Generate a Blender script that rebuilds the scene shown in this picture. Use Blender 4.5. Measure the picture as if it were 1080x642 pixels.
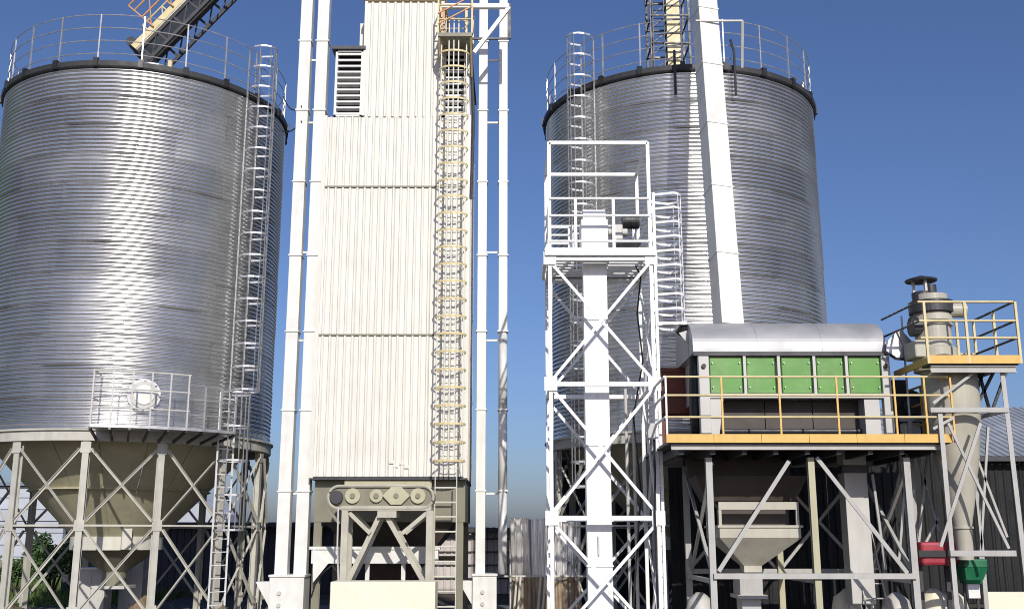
import bpy, math, random
from mathutils import Vector, Matrix
random.seed(7)
R = math.radians
for o in list(bpy.data.objects): bpy.data.objects.remove(o)
scene = bpy.context.scene
C = scene.collection

# ---------------------------------------------------------------- camera
F, YH, H = 1100.0, 565.0, 2.2          # focal length and horizon row (pixels of the photograph), eye height
TH = math.atan((YH - 321) / F)
cam = bpy.data.objects.new('camera', bpy.data.cameras.new('camera'))
C.objects.link(cam); scene.camera = cam
cam.location = (0, 0, H); cam.rotation_euler = (math.pi / 2 + TH, 0, 0)
cam.data.sensor_width = 36; cam.data.lens = F / 1080 * 36
cam.data.clip_end = 6000; cam.data.clip_start = 0.1

# ---------------------------------------------------------------- sky, sun, exposure
SUN_AZ, SUN_EL = 11.0, 28.0            # degrees right of straight behind the camera; elevation
w = bpy.data.worlds.new('World'); scene.world = w; w.use_nodes = True
nt = w.node_tree
bg = nt.nodes['Background']
sky = nt.nodes.new('ShaderNodeTexSky'); sky.sky_type = 'NISHITA'; sky.sun_disc = False
sky.sun_elevation = R(SUN_EL); sky.sun_rotation = R(180 - SUN_AZ)
sky.air_density = 1.0; sky.dust_density = 1.6; sky.ozone_density = 6.0
tint = nt.nodes.new('ShaderNodeVectorMath'); tint.operation = 'MULTIPLY'; tint.inputs[1].default_value = (1.13, 1.07, 1.22)
nt.links.new(sky.outputs[0], tint.inputs[0]); nt.links.new(tint.outputs[0], bg.inputs[0]); bg.inputs[1].default_value = 0.08
sun = bpy.data.objects.new('sun', bpy.data.lights.new('sun', 'SUN'))
C.objects.link(sun); sun.data.energy = 3.7; sun.data.angle = R(0.53); sun.data.color = (1, .95, .87)
to_sun = Vector((math.sin(R(SUN_AZ)) * math.cos(R(SUN_EL)), -math.cos(R(SUN_AZ)) * math.cos(R(SUN_EL)), math.sin(R(SUN_EL))))
sun.rotation_euler = to_sun.to_track_quat('Z', 'Y').to_euler(); sun.location = (0, -10, 40)
scene.view_settings.view_transform = 'Standard'; scene.view_settings.look = 'None'
scene.view_settings.exposure = 0.1; scene.view_settings.gamma = 1
scene.render.engine = 'CYCLES'
scene.cycles.max_bounces = 6
scene.cycles.filter_width = 1.0

def Zp(v, Y):
    b = (321 - v) / F
    return H + Y * (math.sin(TH) + b * math.cos(TH)) / (math.cos(TH) - b * math.sin(TH))
def Xp(u, v, Y):
    b = (321 - v) / F
    return Y * (u - 540) / F / (math.cos(TH) - b * math.sin(TH))
def W(u, v, Y): return Vector((Xp(u, v, Y), Y, Zp(v, Y)))

# ---------------------------------------------------------------- materials
MATS = {}
def mat(name, col, rough=.5, metal=0.0, var=.12, scale=3.0, bump=.0, bscale=60., dirt=0., dirtcol=(.16, .12, .08), streak=True, spec=.5, rvar=.12, objvar=0.):
    m = bpy.data.materials.new(name); m.use_nodes = True; MATS[name] = m
    n = m.node_tree.nodes; l = m.node_tree.links; p = n['Principled BSDF']
    p.inputs['Metallic'].default_value = metal
    p.inputs['Specular IOR Level'].default_value = spec
    geo = n.new('ShaderNodeNewGeometry')
    tex = n.new('ShaderNodeTexNoise'); tex.inputs['Scale'].default_value = scale; tex.inputs['Detail'].default_value = 6
    l.new(geo.outputs['Position'], tex.inputs['Vector'])
    ramp = n.new('ShaderNodeMapRange'); ramp.inputs[1].default_value = .3; ramp.inputs[2].default_value = .7
    ramp.inputs[3].default_value = 1 - var; ramp.inputs[4].default_value = 1 + var
    l.new(tex.outputs[0], ramp.inputs[0])
    mul = n.new('ShaderNodeVectorMath'); mul.operation = 'SCALE'; mul.inputs[0].default_value = col
    l.new(ramp.outputs[0], mul.inputs['Scale'])
    out = mul.outputs[0]
    if objvar:
        oi = n.new('ShaderNodeObjectInfo'); mr = n.new('ShaderNodeMapRange')
        mr.inputs[3].default_value = 1 - objvar; mr.inputs[4].default_value = 1 + objvar
        l.new(oi.outputs['Random'], mr.inputs[0])
        m2 = n.new('ShaderNodeVectorMath'); m2.operation = 'SCALE'
        l.new(out, m2.inputs[0]); l.new(mr.outputs[0], m2.inputs['Scale']); out = m2.outputs[0]
    if dirt:
        mp = n.new('ShaderNodeMapping'); mp.inputs['Scale'].default_value = (5, 5, .45) if streak else (1.5, 1.5, 1.5)
        l.new(geo.outputs['Position'], mp.inputs[0])
        t2 = n.new('ShaderNodeTexNoise'); t2.inputs['Scale'].default_value = 1.3; t2.inputs['Detail'].default_value = 8; t2.inputs['Roughness'].default_value = .65
        l.new(mp.outputs[0], t2.inputs['Vector'])
        r2 = n.new('ShaderNodeMapRange'); r2.inputs[1].default_value = .5; r2.inputs[2].default_value = .78; r2.inputs[3].default_value = 0; r2.inputs[4].default_value = dirt
        l.new(t2.outputs[0], r2.inputs[0])
        mx = n.new('ShaderNodeMix'); mx.data_type = 'RGBA'
        l.new(r2.outputs[0], mx.inputs[0]); l.new(out, mx.inputs[6]); mx.inputs[7].default_value = (*dirtcol, 1)
        out = mx.outputs[2]
    l.new(out, p.inputs['Base Color'])
    rr = n.new('ShaderNodeMapRange'); rr.inputs[1].default_value = .3; rr.inputs[2].default_value = .7
    rr.inputs[3].default_value = max(.02, rough - rvar); rr.inputs[4].default_value = min(1, rough + rvar)
    l.new(tex.outputs[0], rr.inputs[0]); l.new(rr.outputs[0], p.inputs['Roughness'])
    if bump:
        bt = n.new('ShaderNodeTexNoise'); bt.inputs['Scale'].default_value = bscale; bt.inputs['Detail'].default_value = 4
        l.new(geo.outputs['Position'], bt.inputs['Vector'])
        bn = n.new('ShaderNodeBump'); bn.inputs['Strength'].default_value = bump; bn.inputs['Distance'].default_value = .05
        l.new(bt.outputs[0], bn.inputs['Height']); l.new(bn.outputs[0], p.inputs['Normal'])
    return m
mat('galv', (.80, .80, .79), .27, .945, .04, .9, bump=.03, bscale=1.6, objvar=.06, dirt=.10, dirtcol=(.40, .39, .37), rvar=.05)
_m = MATS['galv']; _n = _m.node_tree.nodes; _l = _m.node_tree.links; _p = _n['Principled BSDF']     # each wall sheet has its own tone and gloss
_at = _n.new('ShaderNodeAttribute'); _at.attribute_name = 'sheet'
for _sock, _lo, _hi in (('Base Color', .92, 1.04), ('Roughness', .90, 1.14)):
    _src = _p.inputs[_sock].links[0].from_socket; _mr = _n.new('ShaderNodeMapRange'); _mr.inputs[3].default_value = _lo; _mr.inputs[4].default_value = _hi
    _l.new(_at.outputs['Fac'], _mr.inputs[0])
    _k = _n.new('ShaderNodeVectorMath'); _k.operation = 'SCALE'; _l.new(_src, _k.inputs[0]); _l.new(_mr.outputs[0], _k.inputs['Scale']); _l.new(_k.outputs[0], _p.inputs[_sock])
mat('galv_trim', (.50, .50, .51), .48, .7, .1, 4, dirt=.2)
mat('galv_hood', (.40, .40, .405), .5, .4, .06, 2, dirt=.15, dirtcol=(.35, .33, .3))
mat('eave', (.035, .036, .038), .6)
mat('white', (.70, .70, .66), .42, 0, .06, 3, dirt=.32, dirtcol=(.46, .38, .28))
mat('white_steel', (.78, .79, .79), .42, 0, .06, 5, dirt=.35, dirtcol=(.42, .30, .20))
mat('cladding', (.665, .65, .59), .45, 0, .05, 1.5, dirt=.36, dirtcol=(.50, .45, .33), objvar=.03)
mat('beige', (.57, .56, .49), .5, 0, .08, 3, dirt=.3, dirtcol=(.3, .25, .17))
mat('taupe', (.42, .40, .33), .5, 0, .10, 3, dirt=.3, dirtcol=(.2, .17, .12))
mat('leg_grey', (.47, .46, .405), .55, 0, .10, 3, dirt=.45, dirtcol=(.27, .22, .16))
mat('olive', (.42, .40, .27), .5, 0, .10, 2, dirt=.3, dirtcol=(.2, .16, .09))
mat('olive_grey', (.20, .19, .135), .5, 0, .10, 2, dirt=.3, dirtcol=(.14, .12, .09))
mat('cream', (.78, .73, .57), .8, 0, .06, 1.2, bump=.3, bscale=25, dirt=.25, dirtcol=(.5, .45, .34), streak=False)
mat('yellow', (.66, .41, .10), .45, 0, .08, 4, dirt=.3, dirtcol=(.35, .2, .06))
mat('pale_yellow', (.62, .52, .28), .5, 0, .1, 4, dirt=.3, dirtcol=(.4, .3, .15))
mat('orange', (.52, .25, .10), .5, 0, .1, 4, dirt=.3, dirtcol=(.4, .3, .2))
mat('green', (.085, .26, .035), .42, 0, .14, 2.0, dirt=.30, dirtcol=(.40, .42, .25), streak=False)
mat('grey_paint', (.50, .49, .46), .5, 0, .06, 3, dirt=.25, dirtcol=(.3, .26, .2))
mat('stand_grey', (.40, .395, .375), .5, 0, .08, 3, dirt=.3, dirtcol=(.24, .19, .14))
mat('cyclone_paint', (.43, .41, .34), .45, 0, .06, 3, dirt=.25, dirtcol=(.3, .24, .16))
mat('dark_steel', (.035, .035, .042), .5, 0, .2, 4)
mat('black', (.018, .018, .02), .5)
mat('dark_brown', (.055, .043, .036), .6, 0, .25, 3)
mat('rust', (.17, .055, .032), .7, 0, .25, 3, dirt=.4, dirtcol=(.08, .03, .02))
mat('louvre', (.72, .71, .68), .45, 0, .06, 4)
mat('shed_wall', (.034, .038, .05), .6, 0, .25, 1.0, dirt=.3, dirtcol=(.05, .05, .055), objvar=.15)
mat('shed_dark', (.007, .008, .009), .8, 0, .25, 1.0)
mat('shed_pale', (.55, .50, .48), .6, 0, .1, 1.0, dirt=.3, dirtcol=(.3, .26, .24), objvar=.1)
mat('far_white', (.42, .45, .50), .7, 0, .1, .5, objvar=.06)
mat('roof_sheet', (.42, .44, .47), .5, .3, .12, 1.0, dirt=.3, dirtcol=(.2, .18, .17), objvar=.1)
mat('dirt', (.075, .062, .048), .95, 0, .35, .6, bump=.6, bscale=9, dirt=.5, dirtcol=(.12, .10, .08), streak=False)
mat('soil', (.20, .14, .085), .95, 0, .35, 2.5, bump=.8, bscale=14, streak=False)
mat('stone', (.30, .27, .23), .9, 0, .3, 8)
mat('concrete', (.17, .16, .145), .9, 0, .15, .8, bump=.3, bscale=20, dirt=.4, dirtcol=(.2, .17, .13), streak=False)
mat('grass', (.075, .12, .028), .8, 0, .35, 1.2)
mat('leaf', (.055, .105, .03), .6, 0, .4, 3)
mat('bark', (.10, .075, .05), .9, 0, .3, 6)
mat('red', (.33, .03, .05), .45, 0, .12, 4)
mat('green_bucket', (.012, .14, .06), .45, 0, .12, 4)
mat('stained_galv', (.72, .71, .69), .32, .8, .2, 1.5, dirt=.55, dirtcol=(.36, .31, .25))
mat('rusty_sheet', (.36, .29, .21), .6, .1, .3, 2.5, dirt=.8, dirtcol=(.20, .095, .045))
mat('silver', (.74, .74, .71), .3, .15, .1, 2, dirt=.3, dirtcol=(.4, .36, .3))

# ---------------------------------------------------------------- mesh helpers
OFF = {}
class MB:
    def __init__(s): s.v = []; s.f = []
    def add(s, vs, fs):
        k = len(s.v); s.v += [Vector(a) for a in vs]; s.f += [tuple(i + k for i in f) for f in fs]; return s
    def extr(s, poly, p0, p1, up=(0, 0, 1)):
        p0 = Vector(p0); p1 = Vector(p1); d = (p1 - p0).normalized(); up = Vector(up)
        if abs(d.dot(up)) > .98: up = Vector((0, -1, 0))
        x = d.cross(up).normalized(); y = x.cross(d)
        n = len(poly); vs = [p + x * a + y * b for p in (p0, p1) for a, b in poly]
        fs = [(i, (i + 1) % n, n + (i + 1) % n, n + i) for i in range(n)] + [tuple(range(n))[::-1], tuple(range(n, 2 * n))]
        return s.add(vs, fs)
    def bar(s, p0, p1, a, b=None, up=(0, 0, 1)):
        b = a if b is None else b
        return s.extr([(-a / 2, -b / 2), (a / 2, -b / 2), (a / 2, b / 2), (-a / 2, b / 2)], p0, p1, up)
    def hbeam(s, p0, p1, a, b, t, up=(0, 0, 1)):
        A, B, T = a / 2, b / 2, t / 2
        return s.extr([(-A, -B), (A, -B), (A, -B + t), (T, -B + t), (T, B - t), (A, B - t), (A, B), (-A, B), (-A, B - t), (-T, B - t), (-T, -B + t), (-A, -B + t)], p0, p1, up)
    def angle(s, p0, p1, a, t, up=(0, 0, 1)):
        return s.extr([(-a / 2, -a / 2), (a / 2, -a / 2), (a / 2, -a / 2 + t), (-a / 2 + t, -a / 2 + t), (-a / 2 + t, a / 2), (-a / 2, a / 2)], p0, p1, up)
    def tube(s, p0, p1, r, n=8, r1=None):
        r1 = r if r1 is None else r1
        p0 = Vector(p0); p1 = Vector(p1); d = (p1 - p0).normalized()
        u = Vector((0, 0, 1)) if abs(d.z) < .9 else Vector((1, 0, 0))
        x = d.cross(u).normalized(); y = x.cross(d)
        cs = [(math.cos(2 * math.pi * i / n), math.sin(2 * math.pi * i / n)) for i in range(n)]
        vs = [p0 + (x * a + y * b) * r for a, b in cs] + [p1 + (x * a + y * b) * r1 for a, b in cs]
        return s.add(vs, [(i, (i + 1) % n, n + (i + 1) % n, n + i) for i in range(n)] + [tuple(range(n))[::-1], tuple(range(n, 2 * n))])
    def path(s, pts, r, n=6, closed=False):
        pts = [Vector(p) for p in pts]; m = len(pts); vs = []
        for i, p in enumerate(pts):
            a = pts[i - 1] if (i or closed) else p; b = pts[(i + 1) % m] if (i < m - 1 or closed) else p
            d = (b - a).normalized(); u = Vector((0, 0, 1)) if abs(d.z) < .9 else Vector((1, 0, 0))
            x = d.cross(u).normalized(); y = x.cross(d)
            vs += [p + (x * math.cos(2 * math.pi * k / n) + y * math.sin(2 * math.pi * k / n)) * r for k in range(n)]
        fs = []
        for i in range(m if closed else m - 1):
            j = (i + 1) % m
            fs += [(i * n + k, i * n + (k + 1) % n, j * n + (k + 1) % n, j * n + k) for k in range(n)]
        if not closed: fs += [tuple(range(n))[::-1], tuple(range((m - 1) * n, m * n))]
        return s.add(vs, fs)
    def lathe(s, c, prof, n=48, a0=0, a1=2 * math.pi, closedprof=False):
        c = Vector(c); full = abs(a1 - a0 - 2 * math.pi) < 1e-6; k = n if full else n + 1; m = len(prof); vs = []
        for i in range(k):
            a = a0 + (a1 - a0) * i / n
            vs += [c + Vector((r * math.cos(a), r * math.sin(a), z)) for r, z in prof]
        fs = []
        for i in range(n):
            j = (i + 1) % k
            fs += [(i * m + q, j * m + q, j * m + (q + 1) % m, i * m + (q + 1) % m) for q in range(m if closedprof else m - 1)]
        return s.add(vs, fs)
    def box(s, a, b):
        (x0, y0, z0), (x1, y1, z1) = a, b
        return s.add([(x0, y0, z0), (x1, y0, z0), (x1, y1, z0), (x0, y1, z0), (x0, y0, z1), (x1, y0, z1), (x1, y1, z1), (x0, y1, z1)],
                     [(3, 2, 1, 0), (4, 5, 6, 7), (0, 1, 5, 4), (1, 2, 6, 5), (2, 3, 7, 6), (3, 0, 4, 7)])
    def frustum(s, a0, a1, b0, b1, z0, z1):   # rectangle (x0,y0,x1,y1) a at z0, b at z1
        r = lambda q, z: [(q[0], q[1], z), (q[2], q[1], z), (q[2], q[3], z), (q[0], q[3], z)]
        return s
    def taper(s, ra, za, rb, zb):
        q = lambda r, z: [(r[0], r[1], z), (r[2], r[1], z), (r[2], r[3], z), (r[0], r[3], z)]
        return s.add(q(ra, za) + q(rb, zb), [(3, 2, 1, 0), (4, 5, 6, 7), (0, 1, 5, 4), (1, 2, 6, 5), (2, 3, 7, 6), (3, 0, 4, 7)])
    def prism(s, prof, x0, x1):                # closed profile in (y,z), extruded along x
        n = len(prof)
        return s.add([(x0, y, z) for y, z in prof] + [(x1, y, z) for y, z in prof],
                     [(i, n + i, n + (i + 1) % n, (i + 1) % n) for i in range(n)] + [tuple(range(n)), tuple(range(n, 2 * n))[::-1]])
    def build(s, name, m, parent=None, smooth=False, loc=None, bevel=0):
        off = Vector(OFF.get(parent.name, (0, 0, 0))) if parent else Vector((0, 0, 0))
        if loc is not None: off = off + Vector(loc) if False else Vector(loc)
        me = bpy.data.meshes.new(name); me.from_pydata([tuple(v - off) for v in s.v], [], s.f)
        me.materials.append(MATS[m]); me.update()
        if smooth: me.shade_smooth()
        o = bpy.data.objects.new(name, me); C.objects.link(o)
        if parent:
            o.parent = parent; o.location = off - Vector(OFF.get(parent.name, (0, 0, 0)))
        else: o.location = off
        OFF[o.name] = tuple(off)
        if bevel:
            bv = o.modifiers.new('bevel', 'BEVEL'); bv.width = bevel; bv.segments = 2; bv.limit_method = 'ANGLE'
        return o
def clone(o, delta, parent=None, mat_=None):
    c = o.copy(); C.objects.link(c); c.parent = parent or o.parent
    po = Vector(OFF.get(c.parent.name, (0, 0, 0))); oo = Vector(OFF.get(o.name))
    c.location = oo + Vector(delta) - po; OFF[c.name] = tuple(oo + Vector(delta))
    return c
def tag(o, label=None, cat=None, group=None, kind=None):
    if label: o['label'] = label
    if cat: o['category'] = cat
    if group: o['group'] = group
    if kind: o['kind'] = kind
    return o
def empty(name, loc, label, cat, group=None):
    o = bpy.data.objects.new(name, None); C.objects.link(o); o.location = loc; o.empty_display_size = .3
    OFF[o.name] = tuple(loc); return tag(o, label, cat, group)
def bar(name, p0, p1, a, m, parent, b=None, up=(0, 0, 1)): return MB().bar(p0, p1, a, b, up).build(name, m, parent)
def ang(name, p0, p1, a, m, parent, up=(0, 0, 1)): return MB().angle(p0, p1, a, a * .18, up).build(name, m, parent)

def railing(parent, pts, h, rails, n_between, m, r=.022, post='railing_post', rail='rail', mpost=None, closed=False):
    pts = [Vector(p) for p in pts]
    segs = list(zip(pts, pts[1:] + ([pts[0]] if closed else [])))[:len(pts) if closed else len(pts) - 1]
    for i, (a, b) in enumerate(segs):
        for k in range(n_between + 1):
            p = a.lerp(b, k / (n_between + 1))
            MB().bar(p, p + Vector((0, 0, h)), r * 2).build(post, mpost or m, parent)
        for z in rails:
            MB().tube(a + Vector((0, 0, z)), b + Vector((0, 0, z)), r, 8).build(rail, m, parent)
    if not closed:
        MB().bar(pts[-1], pts[-1] + Vector((0, 0, h)), r * 2).build(post, mpost or m, parent)

def ladder(parent, p0, p1, n, width, m, spacing=.3, cage=None, depth=.7, hoop_step=.75, mh=None, ms=None, sw=.05, straps=5, rr=.014, hw=.045, pw=.75):
    """stringers = the part 'ladder'; rungs, cage hoops and straps are its sub-parts"""
    p0 = Vector(p0); p1 = Vector(p1); n = Vector(n).normalized(); d = (p1 - p0); L = d.length; d.normalize()
    side = n.cross(d).normalized() * (width / 2)
    mb = MB()
    for s in (-1, 1): mb.bar(p0 + side * s, p1 + side * s, .02, sw, up=n)
    lad = mb.build('ladder', m, parent)
    k = int(L / spacing); r0 = None
    for i in range(k):
        q = d * (spacing * (i + .5))
        if r0 is None: r0 = MB().tube(p0 + q - side, p0 + q + side, rr, 6).build('rung', m, lad); q0 = q
        else: clone(r0, q - q0, lad)
    if cage:
        a, b = cage; N = 10; hp = []
        for j in range(N + 1):
            t = math.pi * j / N
            hp.append(-side * (width / 2 + .16) / (width / 2) * math.cos(t) * (1 if 0 < j < N else (width / 2) / (width / 2 + .16)) + n * depth * math.sin(t) ** pw)
        h0 = None; cnt = max(1, round((b - a) / hoop_step))
        for i in range(cnt + 1):
            q = d * (a + (b - a) * i / cnt)
            if h0 is None:
                mb = MB()
                for u, v in zip(hp, hp[1:]): mb.bar(p0 + q + u, p0 + q + v, .008, hw, up=d)
                h0 = mb.build('cage_hoop', mh or m, lad); q0 = q
            else: clone(h0, q - q0, lad)
        for j in ([2, 4, 5, 6, 8] if straps == 5 else [3, 5, 7]):
            MB().bar(p0 + d * a + hp[j] * .985, p0 + d * b + hp[j] * .985, .03, .008, up=n).build('cage_strap', ms or mh or m, lad)
    return lad

def ribbed(x0, x1, z0, z1, y, pitch=.2, depth=.03, axis='x', flip=1):
    """trapezoidal sheet standing upright; axis x faces -y, axis y faces +x"""
    prof = []; n = max(1, round((x1 - x0) / pitch)); p = (x1 - x0) / n
    for i in range(n):
        a = x0 + i * p
        prof += [(a, 0), (a + p * .55, 0), (a + p * .67, depth), (a + p * .88, depth)]
    prof.append((x1, 0))
    mb = MB(); m = len(prof)
    if axis == 'x': vs = [(a, y - b * flip, z) for z in (z0, z1) for a, b in prof]
    else: vs = [(y + b * flip, a, z) for z in (z0, z1) for a, b in prof]
    return mb.add(vs, [(i, i + 1, m + i + 1, m + i) for i in range(m - 1)])

# ================================================================ SETTING
g = MB(); N = 60
def gz(x, y): return 0.0
xs = [-2500, -400, -120] + [-60 + 4 * i for i in range(31)] + [120, 400, 2500]
ys = [-300, -40, 0] + [10 + 3 * i for i in range(25)] + [100, 150, 300, 800, 4000]
g.add([(x, y, gz(x, y)) for y in ys for x in xs], [(j * len(xs) + i, j * len(xs) + i + 1, (j + 1) * len(xs) + i + 1, (j + 1) * len(xs) + i) for j in range(len(ys) - 1) for i in range(len(xs) - 1)])
tag(g.build('ground', 'dirt'), kind='structure')
tag(MB().box((-7.5, 20.5, -.2), (12.5, 34.5, .06)).build('concrete_apron', 'concrete', bevel=.02), kind='structure')

# ================================================================ SILOS
RB = 3.93; ZB = 4.72; ZT = 14.2; NR = 12; NC = 7
def ring_mesh():
    mb = MB(); hgt = (ZT - ZB) / NR; prof = []; S = 8; n = 144; sheets = 9
    for q in range(NC * S + 1):
        t = q / S; prof.append((-.024 * math.cos(2 * math.pi * t), hgt * q / (NC * S)))
    m = len(prof); vs = []
    for i in range(n):
        a = 2 * math.pi * i / n; saw = ((i / n * sheets) % 1) * .007
        wob = .004 * math.sin(5 * a + 1) + .003 * math.sin(11 * a + 2)
        vs += [((RB + dr + saw + wob) * math.cos(a), (RB + dr + saw + wob) * math.sin(a), z) for dr, z in prof]
    fs = [(i * m + q, ((i + 1) % n) * m + q, ((i + 1) % n) * m + q + 1, i * m + q + 1) for i in range(n) for q in range(m - 1)]
    return mb.add(vs, fs)
RING = None
def silo(cx, cy, label, ladder_phi, ladder_lo, hatch=None, post_phase=-5.0, walkway=None, ladder_bottom=ZB + .1):
    global RING
    root = empty('grain_silo', (cx, cy, 0), label, 'silo', 'round corrugated steel silos')
    c = Vector((cx, cy, 0)); d = Vector((-cx, -cy, 0)).normalized(); rt = Vector((-d.y, d.x, 0))
    def D(phi): return d * math.cos(R(phi)) + rt * math.sin(R(phi))
    def P(phi, r, z): return c + D(phi) * r + Vector((0, 0, z))
    hgt = (ZT - ZB) / NR
    for i in range(NR):
        if RING is None:
            o = ring_mesh().build('wall_ring', 'galv', None, True); RING = o; o.parent = root
            at = o.data.attributes.new('sheet', 'FLOAT', 'FACE'); q_ = len(o.data.polygons) // 144; rv = [random.random() for _ in range(9)]
            at.data.foreach_set('value', [rv[int(f_ // q_ / 144 * 9)] for f_ in range(len(o.data.polygons))])
        else:
            o = RING.copy(); C.objects.link(o); o.parent = root
        o.location = (0, 0, ZB + i * hgt); o.rotation_euler = (0, 0, R(20 * (i % 2) + 40 * ((i * 5) % 9)))
    # eave flange, roof, roof cap
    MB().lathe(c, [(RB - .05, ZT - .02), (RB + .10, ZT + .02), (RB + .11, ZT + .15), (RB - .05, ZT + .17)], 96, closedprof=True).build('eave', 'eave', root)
    roof = MB()
    for i in range(24):
        a = 2 * math.pi * i / 24; b = 2 * math.pi * (i + 1) / 24
        pr = [(RB - .03, ZT + .16), (.5, ZT + 1.5)]
        roof.add([c + Vector((r * math.cos(t), r * math.sin(t), z)) for r, z in pr for t in (a, b)], [(0, 1, 3, 2)])
        roof.bar(c + Vector((pr[0][0] * math.cos(a), pr[0][0] * math.sin(a), pr[0][1])), c + Vector((.5 * math.cos(a), .5 * math.sin(a), pr[1][1])), .05, .06)
    rf = roof.build('roof', 'galv_trim', root)
    MB().lathe(c, [(.52, ZT + 1.46), (.55, ZT + 1.75), (0.01, ZT + 1.9)], 24).build('roof_cap', 'galv_trim', rf)
    # top railing
    rr = RB - .02
    for k in range(22):
        ph = post_phase + k * 360 / 22
        po = MB().bar(P(ph, rr, ZT + .1), P(ph, rr, ZT + 1.52), .036, .036, up=D(ph)).build('railing_post', 'galv_trim', root)
        MB().bar(P(ph, RB + .09, ZT + .0), P(ph, RB + .09, ZT + .22), .13, .10, up=D(ph)).build('post_foot', 'black', po)
    for z in (.40, .77, 1.14, 1.51):
        MB().path([P(t, rr, ZT + z) for t in range(0, 360, 4)], .014, 6, True).build('rail', 'galv_trim', root)
    # ring beam + columns + braces
    MB().lathe(c, [(RB - .2, ZB - .26), (RB + .06, ZB - .26), (RB + .06, ZB - .02), (RB + .12, ZB - .018), (RB + .12, ZB + .02), (RB - .2, ZB + .02)], 84, closedprof=True).build('ring_beam', 'leg_grey', root)
    n = 14; st = 360 / n; rc = RB - .06; zs = 2.45
    cols = [st / 2 + st * k for k in range(n)]
    for k, ph in enumerate(cols):
        co = MB().hbeam(P(ph, rc, 0.02), P(ph, rc, ZB - .262), .155, .15, .018, up=D(ph)).build('column', 'leg_grey', root)
        MB().bar(P(ph, rc, .0), P(ph, rc, .03), .42, .42, up=D(ph)).build('base_plate', 'leg_grey', co)
        for z in (ZB - .42, zs, .45):
            MB().bar(P(ph, rc + .085, z - .13), P(ph, rc + .085, z + .13), .24, .012, up=D(ph)).build('gusset', 'leg_grey', co)
        q = cols[(k + 1) % n]
        a0 = P(ph, rc + .115, 0); b0 = P(q, rc + .115, 0); zz = Vector((0, 0, 1)); mid = D((ph + (q if q > ph else q + 360)) / 2)
        e = (b0 - a0).normalized() * .13
        for lo, hi in ((.45, zs - .1), (zs + .1, ZB - .45)):
            MB().angle(a0 + e + zz * lo, b0 - e + zz * hi, .06, .012, up=mid).build('brace', 'leg_grey', root)
            MB().angle(a0 + e + zz * hi + mid * .03, b0 - e + zz * lo + mid * .03, .06, .012, up=mid).build('brace', 'leg_grey', root)
        MB().bar(a0 + e * .5 + zz * zs - mid * .05, b0 - e * .5 + zz * zs - mid * .05, .045, .07, up=mid).build('strut', 'leg_grey', root)
    # hopper made of tapered plates
    hop = None; npl = 18
    top = (3.35, ZB - .12); bot = (1.12, 2.15)
    for k in range(npl):
        a = 2 * math.pi * k / npl; b = 2 * math.pi * (k + 1) / npl - .004
        mb = MB(); S = 4; prof = [(top[0], ZB - .05), (top[0], top[1] - .1)] + [(top[0] + (bot[0] - top[0]) * t, top[1] - .1 + (bot[1] - top[1] + .1) * t) for t in (.33, .66, 1)]
        mb.lathe(c, [(r - .003 * (k % 2), z) for r, z in prof], S, a, b)
        pl = mb.build('hopper_plate', 'olive', root)
        sd = pl.modifiers.new('thickness', 'SOLIDIFY'); sd.thickness = .008
    MB().lathe(c, [(2.34, 3.42), (2.40, 3.38), (2.30, 3.34)], 60).build('hopper_band', 'olive', root)
    MB().lathe(c, [(1.05, 1.84), (1.20, 1.84), (1.20, 2.17), (1.14, 2.20), (1.05, 2.17)], 48, closedprof=True).build('hopper_collar', 'beige', root)
    MB().lathe(c, [(1.1, 1.85), (.32, 1.25), (.32, .9)], 24).build('outlet', 'olive_grey', root)
    MB().box((cx - .45, cy - .45, .82), (cx + .45, cy + .45, .9)).build('slide_gate', 'grey_paint', root)
    MB().bar(P(10, 1.29, 1.86), P(10, 1.29, 2.5), .24, .14, up=D(10)).build('gate_box', 'beige', root)
    # ladder up the wall
    lp = ladder_phi; nrm = D(lp)
    ladder(root, P(lp, RB + .12, ladder_bottom), P(lp, RB + .12, ZT + 1.35), nrm, .46, 'galv_trim', cage=(1.1 if ladder_bottom > 4 else 2.4, ZT + 1.35 - ladder_bottom), depth=.72, hoop_step=.62, mh='galv_trim', straps=5, hw=.05)
    if ladder_lo is not None:
        ladder(root, P(ladder_lo, RB + .35, .05), P(ladder_lo, RB + .35, ZB + 1.1), D(ladder_lo), .5, 'white_steel', spacing=.32, cage=(2.3, ZB + 1.0), mh='galv_trim', hoop_step=.8)
    if hatch is not None:
        ht = MB(); p = P(hatch, RB + .02, ZB + 0.88); n_ = D(hatch)
        ht.tube(p, p + n_ * .10, .40, 28); hb = ht.build('hatch', 'galv_trim', root)
        MB().tube(p + n_ * .10, p + n_ * .13, .33, 28).build('hatch_cover', 'grey_paint', hb)
        MB().tube(p + n_ * .13, p + n_ * .16, .24, 24).build('hatch_boss', 'white', hb)
        for t in range(8):
            q = p + n_ * .10 + (rt * math.cos(t * .785) + Vector((0, 0, 1)) * math.sin(t * .785)) * .365
            MB().tube(q, q + n_ * .04, .025, 6).build('bolt', 'galv_trim', hb)
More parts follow.
